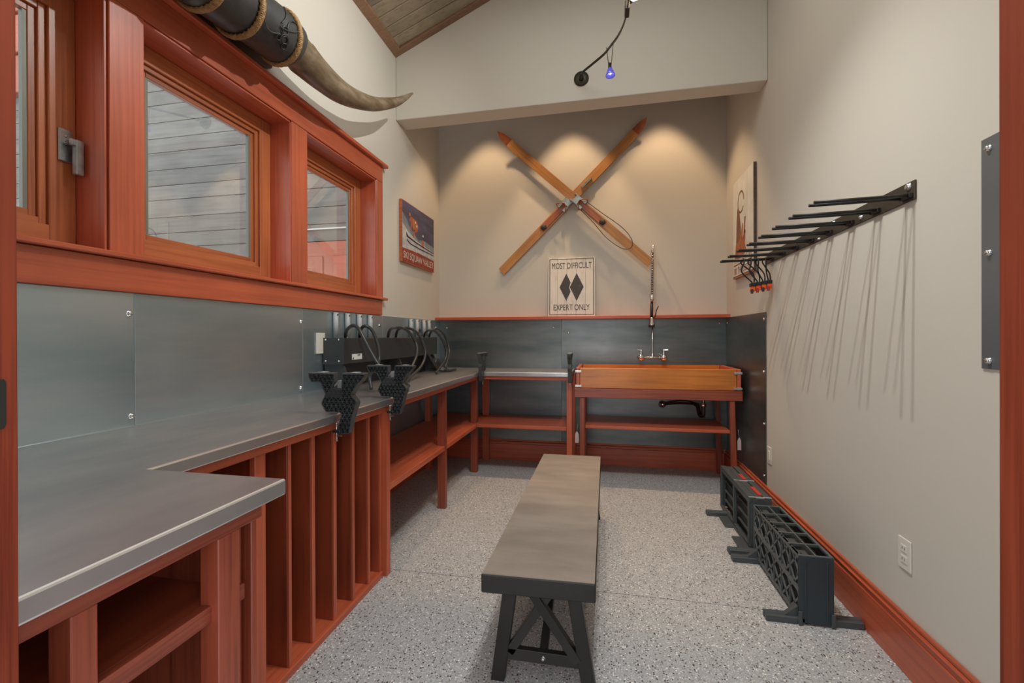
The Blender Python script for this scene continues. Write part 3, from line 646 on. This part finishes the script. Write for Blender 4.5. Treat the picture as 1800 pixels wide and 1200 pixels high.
for s in range(9):
    x, z = rnd.uniform(-.05, .05), rnd.uniform(-.38, .38); pts = []
    ph, cu = rnd.uniform(0, 6.28), rnd.uniform(-.5, .5)
    for m in range(22):
        th = .55+z; pts.append(c+(a*math.cos(th)+b2*math.sin(th))*(R+.003)+t*x)
        ph += cu; x += .006*math.cos(ph); z += .045*math.sin(ph)
    q.tube(smooth_path(pts, 2), .0026, 6)
stuff(q.build('tooled_relief', leather, hm))
B().prism([(1.02, 2.64), (1.10, 2.622), (1.95, 2.622), (2.04, 2.66), (2.07, 2.75), (2.05, 2.86), (1.96, 2.92), (1.10, 2.92), (1.02, 2.88)], lambda a_, b_, t_: (t_, a_, b_), XL, XL+.035).build('plaque', darkw, hm, .008, 2)

# ------------------------------------------------------------------ pictures and sign
# ski picture on left wall : u along +Y, v up
pl = thing('ski_poster', 'ski racer poster board lettered SKI SQUAW VALLEY on the left wall', 'poster', (XL, 3.935, 1.91))
Y0, Z0, PW, PH = 3.572, 1.912, .735, .535; XP = XL+.028
box('board', binder, pl, XL+.001, XP, Y0, Y0+PW, Z0, Z0+PH, .002)
def pp(pts, mat, lvl, nm='print', par=pl):
    return B().prism([(Y0+a*PW, Z0+b*PH) for a, b in pts], lambda a, b, t: (t, a, b), XP-.002, XP+.0003*lvl).build(nm, mat, par)
pp([(.01, .012), (.99, .012), (.99, .988), (.01, .988)], night, 1, 'sky_print')
pp([(.01, .2), (.99, .2), (.99, .46), (.7, .50), (.45, .47), (.2, .62), (.08, .75), (.01, .8)], spray, 2, 'spray_print')
pp([(.01, .2), (.99, .2), (.99, .37), (.7, .40), (.4, .44), (.18, .52), (.01, .62)], snow, 3, 'snow_print')
pp([(.01, .012), (.99, .012), (.99, .215), (.5, .24), (.01, .225)], bandred, 4, 'band_print')
fig = B()
def fp(pts, lv): fig.prism([(Y0+a*PW, Z0+b*PH) for a, b in pts], lambda a, b, t: (t, a, b), XP-.002, XP+.0003*lv)
for pts in ([(.20, .74), (.25, .80), (.33, .78), (.42, .78), (.46, .70), (.44, .60), (.36, .56), (.31, .62), (.26, .70), (.21, .70)], [(.33, .60), (.36, .60), (.34, .46), (.30, .47)], [(.25, .70), (.28, .68), (.25, .55), (.22, .56)], [(.58, .50), (.63, .50), (.64, .36), (.57, .37)], [(.19, .79), (.235, .79), (.235, .85), (.20, .85)]): fp(pts, 5)
fig.build('skier_print', orng, pl)
fig = B()
for pts in ([(.12, .43), (.16, .42), (.40, .385), (.98, .345), (.98, .36), (.4, .41), (.17, .45), (.11, .5)], [(.14, .36), (.22, .325), (.5, .31), (.98, .305), (.98, .32), (.5, .33), (.23, .345), (.13, .40)]): fp(pts, 6)
fig.build('ski_print', skip, pl)
fig = B(); rnd = random.Random(5)
for k in range(14):
    a, b = .06+.065*k+rnd.uniform(-.01, .01), .24+rnd.uniform(-.01, .035); w = rnd.uniform(.012, .03)
    fp([(a, b), (a+w, b-.012), (a+w*.7, b+.022)], 6)
for (a, b) in ((.36, .72), (.40, .67), (.60, .56)): fp([(a, b), (a+.035, b), (a+.03, b+.035), (a-.004, b+.03)], 7)
stuff(fig.build('speckle_print', offw, pl))
text_mesh('SKI SQUAW VALLEY', 'lettering', offw, pl, (XP+.0015, Y0+.035*PW, Z0+.045*PH), (0, 1, 0), (0, 0, 1), .93*PW, .135*PH)

# picture on the right wall
p2 = thing('lodge_poster', 'tall cream plank poster with a brown figure print on the right wall', 'poster', (XR, 3.95, 1.757))
Ya, Yb2, Za, Zb = 3.682, 4.216, 1.760, 2.575; XQ = XR-.024
for k in range(4):
    w = (Yb2-Ya)/4; box('plank', posterwood, p2, XQ, XR-.012, Ya+k*w+.001, Ya+(k+1)*w-.001, Za+.01, Zb-(.003 if k % 2 else 0), .002)
box('backing', brownp, p2, XR-.014, XR-.001, Ya+.004, Yb2-.004, Za, Zb)
for y0, y1 in ((Ya-.006, Ya), (Yb2, Yb2+.006)): box('frame_strip', darkw, p2, XQ+.002, XR-.001, y0, y1, Za-.004, Zb-.001)
box('frame_strip', binder, p2, XQ-.001, XR-.001, Ya, Yb2, Za-.008, Za+.004)
# here u runs from far (left in view) to near: Y = Yb2 - a*(Yb2-Ya)
def q2(pts, mat, lvl, nm):
    return B().prism([(Yb2-a*(Yb2-Ya), Za+b*(Zb-Za)) for a, b in pts], lambda a, b, t: (t, a, b), XQ+.003, XQ-.0004*lvl).build(nm, mat, p2)
ringp = [(.42+.15*math.cos(t*2*PI/20), .74+.105*math.sin(t*2*PI/20)) for t in range(20)]
rb = B()
for k in range(18):
    a, b = ringp[k], ringp[(k+1) % 20]
    rb.bar((XQ-.0002, Yb2-a[0]*(Yb2-Ya), Za+a[1]*(Zb-Za)), (XQ-.0002, Yb2-b[0]*(Yb2-Ya), Za+b[1]*(Zb-Za)), .016, .0012, (1, 0, 0))
rb.build('ring_print', brownp, p2)
q2([(.24, .70), (.34, .66), (.42, .48), (.42, .36), (.30, .30), (.16, .30), (.18, .42), (.20, .58)], brownp, 1, 'figure_print')
q2([(.10, .20), (.16, .34), (.30, .36), (.42, .42), (.50, .52), (.54, .50), (.50, .36), (.62, .44), (.66, .42), (.62, .30), (.70, .22), (.5, .19), (.3, .18)], orng, 2, 'lower_print')
q2([(.60, .56), (.66, .56), (.62, .40), (.56, .40)], brownp, 2, 'arm_print')
q2([(.64, .30), (.86, .20), (.95, .27), (.80, .27), (.68, .36)], offw, 2, 'ski_print')
q2([(.04, .118), (.96, .118), (.96, .132), (.04, .132)], brownp, 1, 'rule_print')
st_ = B()
for k in range(13):
    a = .08+k*.068
    st_.prism([(Yb2-a*(Yb2-Ya), Za+.145*(Zb-Za)), (Yb2-(a+.022)*(Yb2-Ya), Za+.145*(Zb-Za)), (Yb2-(a+.022)*(Yb2-Ya), Za+.20*(Zb-Za)), (Yb2-a*(Yb2-Ya), Za+.20*(Zb-Za))], lambda a, b, t: (t, a, b), XQ+.003, XQ-.0006)
stuff(st_.build('stroke_print', brownp, p2))
text_mesh('SKI THE LODGE', 'lettering', bandred, p2, (XQ-.0008, Yb2-.06*(Yb2-Ya), Za+.03*(Zb-Za)), (0, -1, 0), (0, 0, 1), .86*(Yb2-Ya), .065*(Zb-Za))

# trail sign leaning on the ledge
sg = thing('trail_sign', 'white plank MOST DIFFICULT EXPERT ONLY sign leaning on the red ledge', 'sign', (0, 0, 0))
SW, SHt = .462, .588
for k in range(5):
    w = SW/5; box('plank', signw, sg, k*w+.0008, (k+1)*w-.0008, 0, .014, 0, SHt, .0015)
for z0 in (.12, .44): box('batten', signw, sg, .03, SW-.03, .014, .026, z0, z0+.04)
bo = B()
for x0, x1, z0, z1 in ((.012, SW-.012, .012, .018), (.012, SW-.012, SHt-.020, SHt-.014), (.012, .019, .012, SHt-.014), (SW-.019, SW-.012, .012, SHt-.014)): bo.box(x0, x1, -.0006, .003, z0, z1)
bo.build('border_line', wornink, sg)
def dia(cx, cz, w, h, cut=None):
    pts = [(cx-w, cz), (cx, cz-h), (cx+w, cz), (cx, cz+h)]
    return pts
B().prism([(.113, .288), (.180, .152), (.222, .240), (.208, .288), (.222, .336), (.180, .426)], lambda a, b, t: (a, t, b), -.0008, .003).build('diamond', wornink, sg)
B().prism([(.214, .288), (.282, .150), (.350, .288), (.282, .428)], lambda a, b, t: (a, t, b), -.0008, .003).build('diamond', wornink, sg)
text_mesh('MOST DIFFICULT', 'lettering', wornink, sg, (.036, -.001, .475), (1, 0, 0), (0, 0, 1), .392, .060)
text_mesh('EXPERT ONLY', 'lettering', wornink, sg, (.056, -.001, .058), (1, 0, 0), (0, 0, 1), .352, .058)
sg.location = (-.546, 4.452, 1.4635); sg.rotation_euler = (-.085, 0, .0)

# ------------------------------------------------------------------ crossed skis
def make_ski(label, tip, tail, yb, sideb, extra):
    r = thing('wooden_ski', label, 'ski', (0, 0, 0), 'pair of old wooden skis crossed on the back wall')
    Lg = math.hypot(tip[0]-tail[0], tip[1]-tail[1]); prof = []
    NS = 40; q = B(); vs = []
    for i in range(NS+1):
        t = i/NS; x = t*Lg
        w = .040+.004*t
        if t > .88: w *= max(.04, math.sqrt(max(0, 1-((t-.88)/.12)**2.2)))
        lift = 0 if t < .86 else .07*((t-.86)/.14)**2
        th = .022 if t < .85 else .022-.012*(t-.85)/.15
        vs += [(x, -w, -lift), (x, w, -lift), (x, w, -lift+th), (x, -w, -lift+th)]
    def part(i0, i1):
        p = B(); n = i1-i0
        vv = vs[i0*4:(i1+1)*4]; f = []
        for i in range(n):
            for k in range(4): f.append((i*4+k, i*4+(k+1) % 4, i*4+4+(k+1) % 4, i*4+4+k))
        f += [(3, 2, 1, 0), (n*4, n*4+1, n*4+2, n*4+3)]
        return p.add(vv, f)
    # local: x along ski, y across, z = into wall (world +Y)
    part(0, 37).build('ski_board', skiwood, r); part(37, 40).build('tip', skitip, r)
    m = .44*Lg
    B().box(m-.30, m+.03, -.030, .030, -.010, -.0005).build('foot_plate', binder, r, .002)
    B()._lathe([(0, .012), (.028, .012), (.030, 0)], Vector((m-.27, 0, -.010)), Vector((0, 0, -1)), 14).build('heel_pad', ink, r)
    b = B().box(m+.02, m+.12, -.043, -.030, -.035, -.001).box(m+.02, m+.12, .030, .043, -.035, -.001).box(m+.03, m+.09, -.04, .04, -.040, -.033)
    b.box(m-.03, m+.02, -.048, -.02, -.03, -.001).box(m-.03, m+.02, .02, .048, -.03, -.001)
    b.build('toe_iron', pewter, r, .002)
    B().tube(smooth_path([(m-.03, .046, -.02), (m-.02, .06, -.05), (m+.03, .0, -.062), (m-.02, -.06, -.05), (m-.03, -.046, -.02)]), .005, 6).build('toe_strap', binder, r)
    if extra: 
        B().box(m+.26, m+.39, -.012, .012, -.022, -.0005).build('cable_tensioner', pewter, r, .003)
    else:
        B().tube(smooth_path([(m+.02, .046, -.015), (m-.2, .058, -.02), (m-.45, .075, -.03), (m-.60, .045, -.035), (m-.645, -.02, -.035), (m-.58, -.075, -.03), (m-.4, -.09, -.02), (m-.2, -.06, -.02), (m, -.047, -.015)], 8), .0035, 6).build('binding_cable', ink, r)
    d = Vector((tip[0]-tail[0], 0, tip[1]-tail[1])).normalized(); zax = Vector((0, 1, 0)); yax = zax.cross(d)
    M = Matrix.Identity(4)
    for i, v in enumerate((d, yax, zax)):
        for j in range(3): M[j][i] = v[j]
    M[0][3], M[1][3], M[2][3] = tail[0], yb, tail[1]
    r.matrix_world = M
    return r
make_ski('wooden ski whose tip points up left, lying in front, cable binding', (-1.043, 3.318), (.440, 1.953), 4.452, 0, False)
make_ski('wooden ski whose tip points up right, lying behind the other', (.404, 3.330), (-1.028, 1.930), 4.492, 0, True)

# ------------------------------------------------------------------ track light
tl = thing('track_light', 'curved dark rail light with blue glass heads on the upper wall', 'light', (-.165, 3.47, 3.23))
TR = [(-0.161, 3.4, 3.216), (-0.151, 3.36, 3.213), (-0.074, 3.28, 3.219), (0.006, 3.18, 3.217), (0.05, 3.08, 3.207), (0.088, 2.98, 3.193), (0.115, 2.86, 3.171), (0.13, 2.74, 3.149), (0.134, 2.62, 3.123), (0.134, 2.5, 3.098), (0.13, 2.35, 3.22), (0.115, 2.12, 3.50), (0.08, 1.88, 3.66), (0, 1.6, 3.77), (-.1, 1.3, 3.82)]
B()._lathe([(.056, -.03), (.056, .010), (.050, .016), (0, .016)], Vector((-.165, 3.478, 3.230)), Vector((0, -1, 0)), 28).build('canopy', bronze, tl)
B()._lathe([(.020, 0), (.020, .02), (.012, .026), (.012, .065), (0, .066)], Vector((-.165, 3.462, 3.228)), Vector((0, -1, 0)), 16).build('stem', bronze, tl)
q = B(); P = smooth_path(TR, 4)
for a, b2 in zip(P, P[1:]): q.bar(a, b2, .006, .016)
q.build('rail', bronze, tl)
B().box(0.120, .146, 2.60, 2.68, 3.10, 3.15).build('rail_joint', bronze, tl, .003)
def head(p, aim, glassm, nm, shade=None):
    p = Vector(p); aim = Vector(aim).normalized(); o = p+Vector((0, 0, -.135))
    h = B()._lathe([(0, -.035), (.010, -.03), (.012, 0), (.016, .01)], o, aim, 14).build(nm, bronze, tl)
    B()._lathe([(.013, .004), (.020, .018), (.029, .045), (.032, .06), (.030, .06), (.026, .044), (.012, .012)], o, aim, 18).build('glass_shade', shade or blueglass, h)
    B()._lathe([(0, .018), (.010, .022), (.012, .03), (0, .040)], o, aim, 12).build('bulb', glassm, h)
    for s in (-1, 1):
        B().tube([p+Vector((.022*s, -.012*s, .012)), p+Vector((.016*s, 0, -.05)), o+Vector((.005*s, 0, -.006))], .0025, 6).build('hanger', bronze, tl)
head((.043, 3.105, 3.21), (.05, -.1, -1), bulb, 'lamp_head')
head((.160, 2.61, 3.290), (.3, -.9, -.15), bulb, 'lamp_head', bulb)
head((.11, 2.12, 3.54), (-.7, .2, -.5), bulb, 'lamp_head'); head((.075, 1.88, 3.69), (.45, .25, -1), bulb, 'lamp_head'); head((-.01, 1.62, 3.79), (-.1, .2, -1), bulb, 'lamp_head')

# ------------------------------------------------------------------ right wall rack
rk = thing('ski_rack', 'black flat wall bar with eight pairs of rods on the right wall', 'rack', (XR, 2.69, 1.80))
box('wall_bar', rackplate, rk, XR-.008, XR-.0005, 1.914, 3.466, 1.768, 1.839, .001)
for yc in (1.95, 2.147, 2.345, 2.543, 2.741, 2.939, 3.137, 3.335):
    for dy in (-.022, .022):
        B().tube([(XR-.006, yc+dy, 1.786), (XR-.10, yc+dy, 1.784), (.792, yc+dy, 1.779)], .0065, 10).build('rod', blackrod, rk)
    B().box(XR-.022, XR-.006, yc-.03, yc+.03, 1.777, 1.794).build('rod_base', blackrod, rk, .002)
for yy, zz, r in ((1.945, 1.822, .012), (2.26, 1.79, .008), (2.50, 1.825, .009), (2.62, 1.80, .006), (2.655, 1.778, .006), (2.95, 1.815, .007), (3.43, 1.822, .010)): hexbolt(rk, (XR-.008, yy, zz), (-1, 0, 0), r)

# straps hanging on the farthest rods
rnd = random.Random(11)
for k, (x, lab) in enumerate(((.93, 'farthest rods, leftmost of four'), (.975, 'farthest rods, second strap from the left'), (1.02, 'farthest rods, third strap from the left'), (1.065, 'farthest rods, strap nearest the wall'))):
    s = thing('ski_strap', 'black strap with orange buckle on the '+lab, 'strap', (x, 3.335, 1.78), 'ski straps on the wall rack')
    x2 = .985+.034*k; zb = 1.612+.006*k
    B().tube(smooth_path([(x, 3.306, 1.7785), (x, 3.300, 1.76), (x+.02*(k-1.5)*.3, 3.32, 1.70), (x2, 3.33, zb+.02), (x2+.006, 3.335, zb)]), .0045, 6).build('cord', cord, s)
    B().tube(smooth_path([(x, 3.365, 1.7785), (x+.004, 3.368, 1.76), (x2+.014, 3.345, 1.69), (x2+.018, 3.34, zb+.01), (x2+.008, 3.335, zb)]), .0045, 6).build('cord', cord, s)
    B().tube([(x, 3.306, 1.779), (x, 3.312, 1.789), (x, 3.335, 1.7905), (x, 3.358, 1.789), (x, 3.365, 1.779)], .0045, 6).build('cord', cord, s)
    B().box(x2-.006, x2+.022, 3.318, 3.352, zb-.045, zb-.008).build('buckle', orange, s, .004)
    B().box(x2-.008, x2+.024, 3.314, 3.356, zb-.012, zb+.012).build('clip', cord, s, .003)
    B().box(x2-.008, x2+.008, 3.312, 3.328, zb-.06, zb-.03).build('tail', redlabel if k % 2 else ink, s, .003)

# steel wall panel, outlets, switch
sp_ = thing('wall_panel', 'plain grey steel plate bolted to the right wall by the doorway', 'panel', (XR, 1.35, 1.5))
box('sheet', graypanel, sp_, XR-.005, XR-.0005, 1.05, 1.621, 1.167, 1.856, .001)
for z in (1.822, 1.512, 1.192):
    for yy in (1.592, 1.08): hexbolt(sp_, (XR-.005, yy, z), (-1, 0, 0), .008)
oc = thing('outlet_cover', 'ivory double outlet low on the right wall above the baseboard', 'outlet', (XR, 1.978, .43))
box('cover', ivory, oc, XR-.006, XR-.0005, 1.942, 2.016, .374, .493, .002)
for z in (.413, .454):
    rc = box('receptacle', ivory, oc, XR-.0085, XR-.006, 1.962, 1.996, z-.014, z+.014, .001)
    for yy in (1.972, 1.986): box('slot', ink, rc, XR-.0090, XR-.0084, yy-.0012, yy+.0012, z-.004, z+.006, 0)
sw = thing('switch_cover', 'ivory switch plate low on the right wall beside the steel splash', 'switch', (XR, 3.42, .437))
box('cover', ivory, sw, XR-.006, XR-.0005, 3.375, 3.45, .378, .494, .002); box('rocker', ivory, sw, XR-.010, XR-.006, 3.396, 3.429, .405, .467, .002)

# ------------------------------------------------------------------ bench
bn = thing('bench', 'long dark bench with a metal-clad top and black trestle legs', 'bench', (-.23, 2.4, 0))
B().hexa([(-.437, 1.563, .345), (-.031, 1.574, .345), (-.024, 3.247, .345), (-.434, 3.244, .345)], [(-.437, 1.563, .4125), (-.031, 1.574, .4125), (-.024, 3.247, .4125), (-.434, 3.244, .4125)]).build('seat_core', blackmetal, bn, .004)
B().hexa([(-.434, 1.566, .4125), (-.034, 1.577, .4125), (-.027, 3.244, .4125), (-.431, 3.241, .4125)], [(-.434, 1.566, .4145), (-.034, 1.577, .4145), (-.027, 3.244, .4145), (-.431, 3.241, .4145)]).build('seat_top', benchtop, bn)
for Y, s in ((1.607, 1), (3.155, 1)):
    y0, y1 = (Y, Y+.034)
    def leg(a, b2, c, d): return B().hexa([(c, y0, 0), (d, y0, 0), (d, y1, 0), (c, y1, 0)], [(a, y0, .3445), (b2, y0, .3445), (b2, y1, .3445), (a, y1, .3445)])
    leg(-.366, -.316, -.414, -.364).build('leg', blackmetal, bn, .002); leg(-.132, -.084, -.078, -.028).build('leg', blackmetal, bn, .002)
    B().hexa([(-.362, y0+.004, .083), (-.078, y0+.004, .083), (-.078, y1-.004, .083), (-.362, y1-.004, .083)], [(-.352, y0+.004, .125), (-.088, y0+.004, .125), (-.088, y1-.004, .125), (-.352, y1-.004, .125)]).build('stretcher', blackmetal, bn, .002)
    B().bar((-.345, Y+.017, .108), (-.195, Y+.017, .342), .026, .032, (0, 0, 1)).build('brace', blackmetal, bn, .001)
    B().bar((-.095, Y+.012, .108), (-.262, Y+.012, .342), .030, .032, (0, 0, 1)).build('brace', blackmetal, bn, .001)
    hexbolt(bn, (-.219, y0+.004, .106), (0, -1, 0), .006)
B().bar((-.22, 1.64, .11), (-.22, 2.25, .338), .03, .03).build('long_brace', blackmetal, bn, .001)
B().bar((-.22, 3.16, .11), (-.22, 2.55, .338), .03, .03).build('long_brace', blackmetal, bn, .001)

# ------------------------------------------------------------------ black boxes on the floor
def foot(p, x0, x1, yc):
    b = B()
    for dy in (-.013, .013): b.box(x0, x1, yc+dy-.011, yc+dy+.011, 0, .030)
    b.box(x0+.002, x1-.002, yc-.02, yc+.02, .006, .020)
    b.build('foot_rail', crateplastic, p, .003)
ca = thing('wax_box', 'nearer black plastic lattice box standing on rail feet by the right baseboard', 'box', (.905, 2.48, 0))
cx0, cx1, cy0, cy1, cz0, cz1 = .834, .972, 2.185, 2.79, .022, .303
B().box(cx0+.022, cx1-.012, cy0+.02, cy1-.02, cz0+.01, cz1-.045).build('shell', crateshell, ca)
e = B().box(cx0, cx1, cy0-.004, cy0+.010, cz0-.012, cz1).box(cx0+.022, cx0+.030, cy0-.007, cy0-.003, cz0, cz1-.02).box(cx1-.030, cx1-.022, cy0-.007, cy0-.003, cz0, cz1-.02)
e.build('end_plate', crateend, ca, .002); box('end_plate', crateplastic, ca, cx0, cx1, cy1-.012, cy1, cz0, cz1); box('side_plate', crateshell, ca, cx1-.006, cx1, cy0+.01, cy1-.012, cz0, cz1-.011, 0)
lt = B(); RC = [(cy0, cz0), (cy1, cz0), (cy1, cz1), (cy0, cz1)]; t6 = lambda a, b, dx=0: (cx0+.004+dx, a, b)
for z0 in (cz0+.005, cz1-.006): lt.bar(t6(cy0, z0), t6(cy1, z0), .012, .012)
lt.bar(t6(cy0, .150), t6(cy1, .176), .010, .020)
ns = 6
for k in range(ns+1):
    yy = cy0+(cy1-cy0)*k/ns; 
    lt.bar(t6(yy, cz0), t6(yy, cz1), .005, .008)
cell = (cy1-cy0)/ns
for k in range(-6, 14):
    for s in (1, -1):
        p, q2_ = (cy0+k*cell/1.0, cz0), (cy0+k*cell+s*.28*1.05, cz0+.281)
        for a, b2 in clip(RC, p, q2_): lt.bar(t6(*a), t6(*b2), .0045, .010)
stuff(lt.build('side_lattice', latticep, ca))
def webs(a, b2, depth):   # slanting fins behind the lattice
    f = B()
    for k in range(ns):
        ya = cy0+cell*k
        for z0, z1 in ((cz0, .16), (.165, cz1)):
            f.add([(cx0+.006, ya+cell*.5, z0), (cx0+.02, ya+cell*.12, z1), (cx0+.02, ya+cell*.35, z1)], [(0, 1, 2)])
            f.add([(cx0+.006, ya+cell*.95, z1), (cx0+.02, ya+cell*.65, z0), (cx0+.02, ya+cell*.8, z0)], [(0, 1, 2)])
    return f
stuff(webs(0, 0, 0).build('inner_fins', ribplastic, ca))
tg = B()
for xx in (cx0+.006, (cx0+cx1)/2+.004, cx1-.005): tg.bar((xx, cy0, cz1-.005), (xx, cy1, cz1-.005), .012 if xx != (cx0+cx1)/2+.004 else .006, .010)
for k in range(6):
    yy = cy0+.006+(cy1-cy0-.012)*k/5; tg.bar((cx0, yy, cz1-.005), (cx1, yy, cz1-.005), .010, .011)
tg.build('top_grid', latticep, ca)
for k in range(5):
    yy = cy0+(cy1-cy0)*(k+.5)/5; box('insert_block', ribplastic, ca, cx0+.014, cx0+.062, yy-.045, yy+.035, cz1-.044, cz1-.016)
foot(ca, .702, .86, 2.205); foot(ca, .968, 1.094, 2.215); foot(ca, .702, .86, 2.735)
for yy in (2.205, 2.735): B().prism([(cx0-.055, .03), (cx0, .03), (cx0, .075)], lambda a, b, t: (a, t, b), yy-.012, yy+.012).build('gusset', crateplastic, ca)
for xx in (cx0-.004, cx1-.012): B().box(xx, xx+.016, cy0-.012, cy0-.004, .004, .062).build('clip', crateplastic, ca, .002)

cb2 = thing('wax_box', 'farther black plastic box with open side and red-striped top by the right baseboard', 'box', (.905, 3.2, 0))
bx0, bx1, by0, by1, bz1 = .838, .966, 2.895, 3.565, .308
box('shell', crateshell, cb2, bx0+.035, bx1-.004, by0+.012, by1-.012, .02, bz1-.03)
box('end_plate', crateplastic, cb2, bx0+.012, bx1, by0, by0+.012, .012, bz1-.012); box('end_plate', crateplastic, cb2, bx0, bx1, by1-.012, by1, .012, bz1-.012)
for yy in (by0+.002, 3.212, by1-.022): box('side_post', crateplastic, cb2, bx0, bx0+.02, yy, yy+.022, .010, bz1-.016)
for z0, z1 in ((.010, .026), (bz1-.034, bz1-.014)): box('side_rail', crateplastic, cb2, bx0+.001, bx0+.019, by0, by1, z0, z1)
for k in range(3):
    for (ya, yb_) in ((by0+.03, 3.2), (3.24, by1-.03)):
        box('inner_shelf', crateplastic, cb2, bx0+.02, bx0+.036, ya, yb_, .07+.07*k, .074+.07*k, 0)
for z in (.225, .165, .10):
    B()._lathe([(.0, .003), (.026, .003), (.026, 0)], Vector((bx0+.034, 3.0, z)), Vector((-1, 0, 0)), 6).build('hex_boss', tubegray if z > .15 else ribplastic, cb2)
w3 = (bx1-bx0)/3
for k in range(3): box('top_strip', crateplastic, cb2, bx0+k*w3+.002, bx0+(k+1)*w3-.002, by0, by1, bz1-.014-.003*(k == 1), bz1-.004*(k == 1), .002)
for ya, yb_ in ((2.95, 3.10), (3.25, 3.37)): box('red_stripe', redlabel, cb2, bx0+2*w3-.018, bx0+2*w3+.006, ya, yb_, bz1-.006, bz1+.0012, 0)
for yy in (by0+.01, 3.225): box('top_tie', tubegray, cb2, bx0+.004, bx1, yy-.004, yy+.004, bz1-.006, bz1+.001, 0)
foot(cb2, .705, .845, 3.395); foot(cb2, .705, .87, 2.812+.01)
for yy in (3.30, 2.98): box('flap', crateplastic, cb2, bx0-.058, bx0-.006, yy-.11, yy+.06, .002, .012, .002)
box('bottom_rail', crateplastic, cb2, bx0-.006, bx1, 2.80, 3.42, .001, .0105)
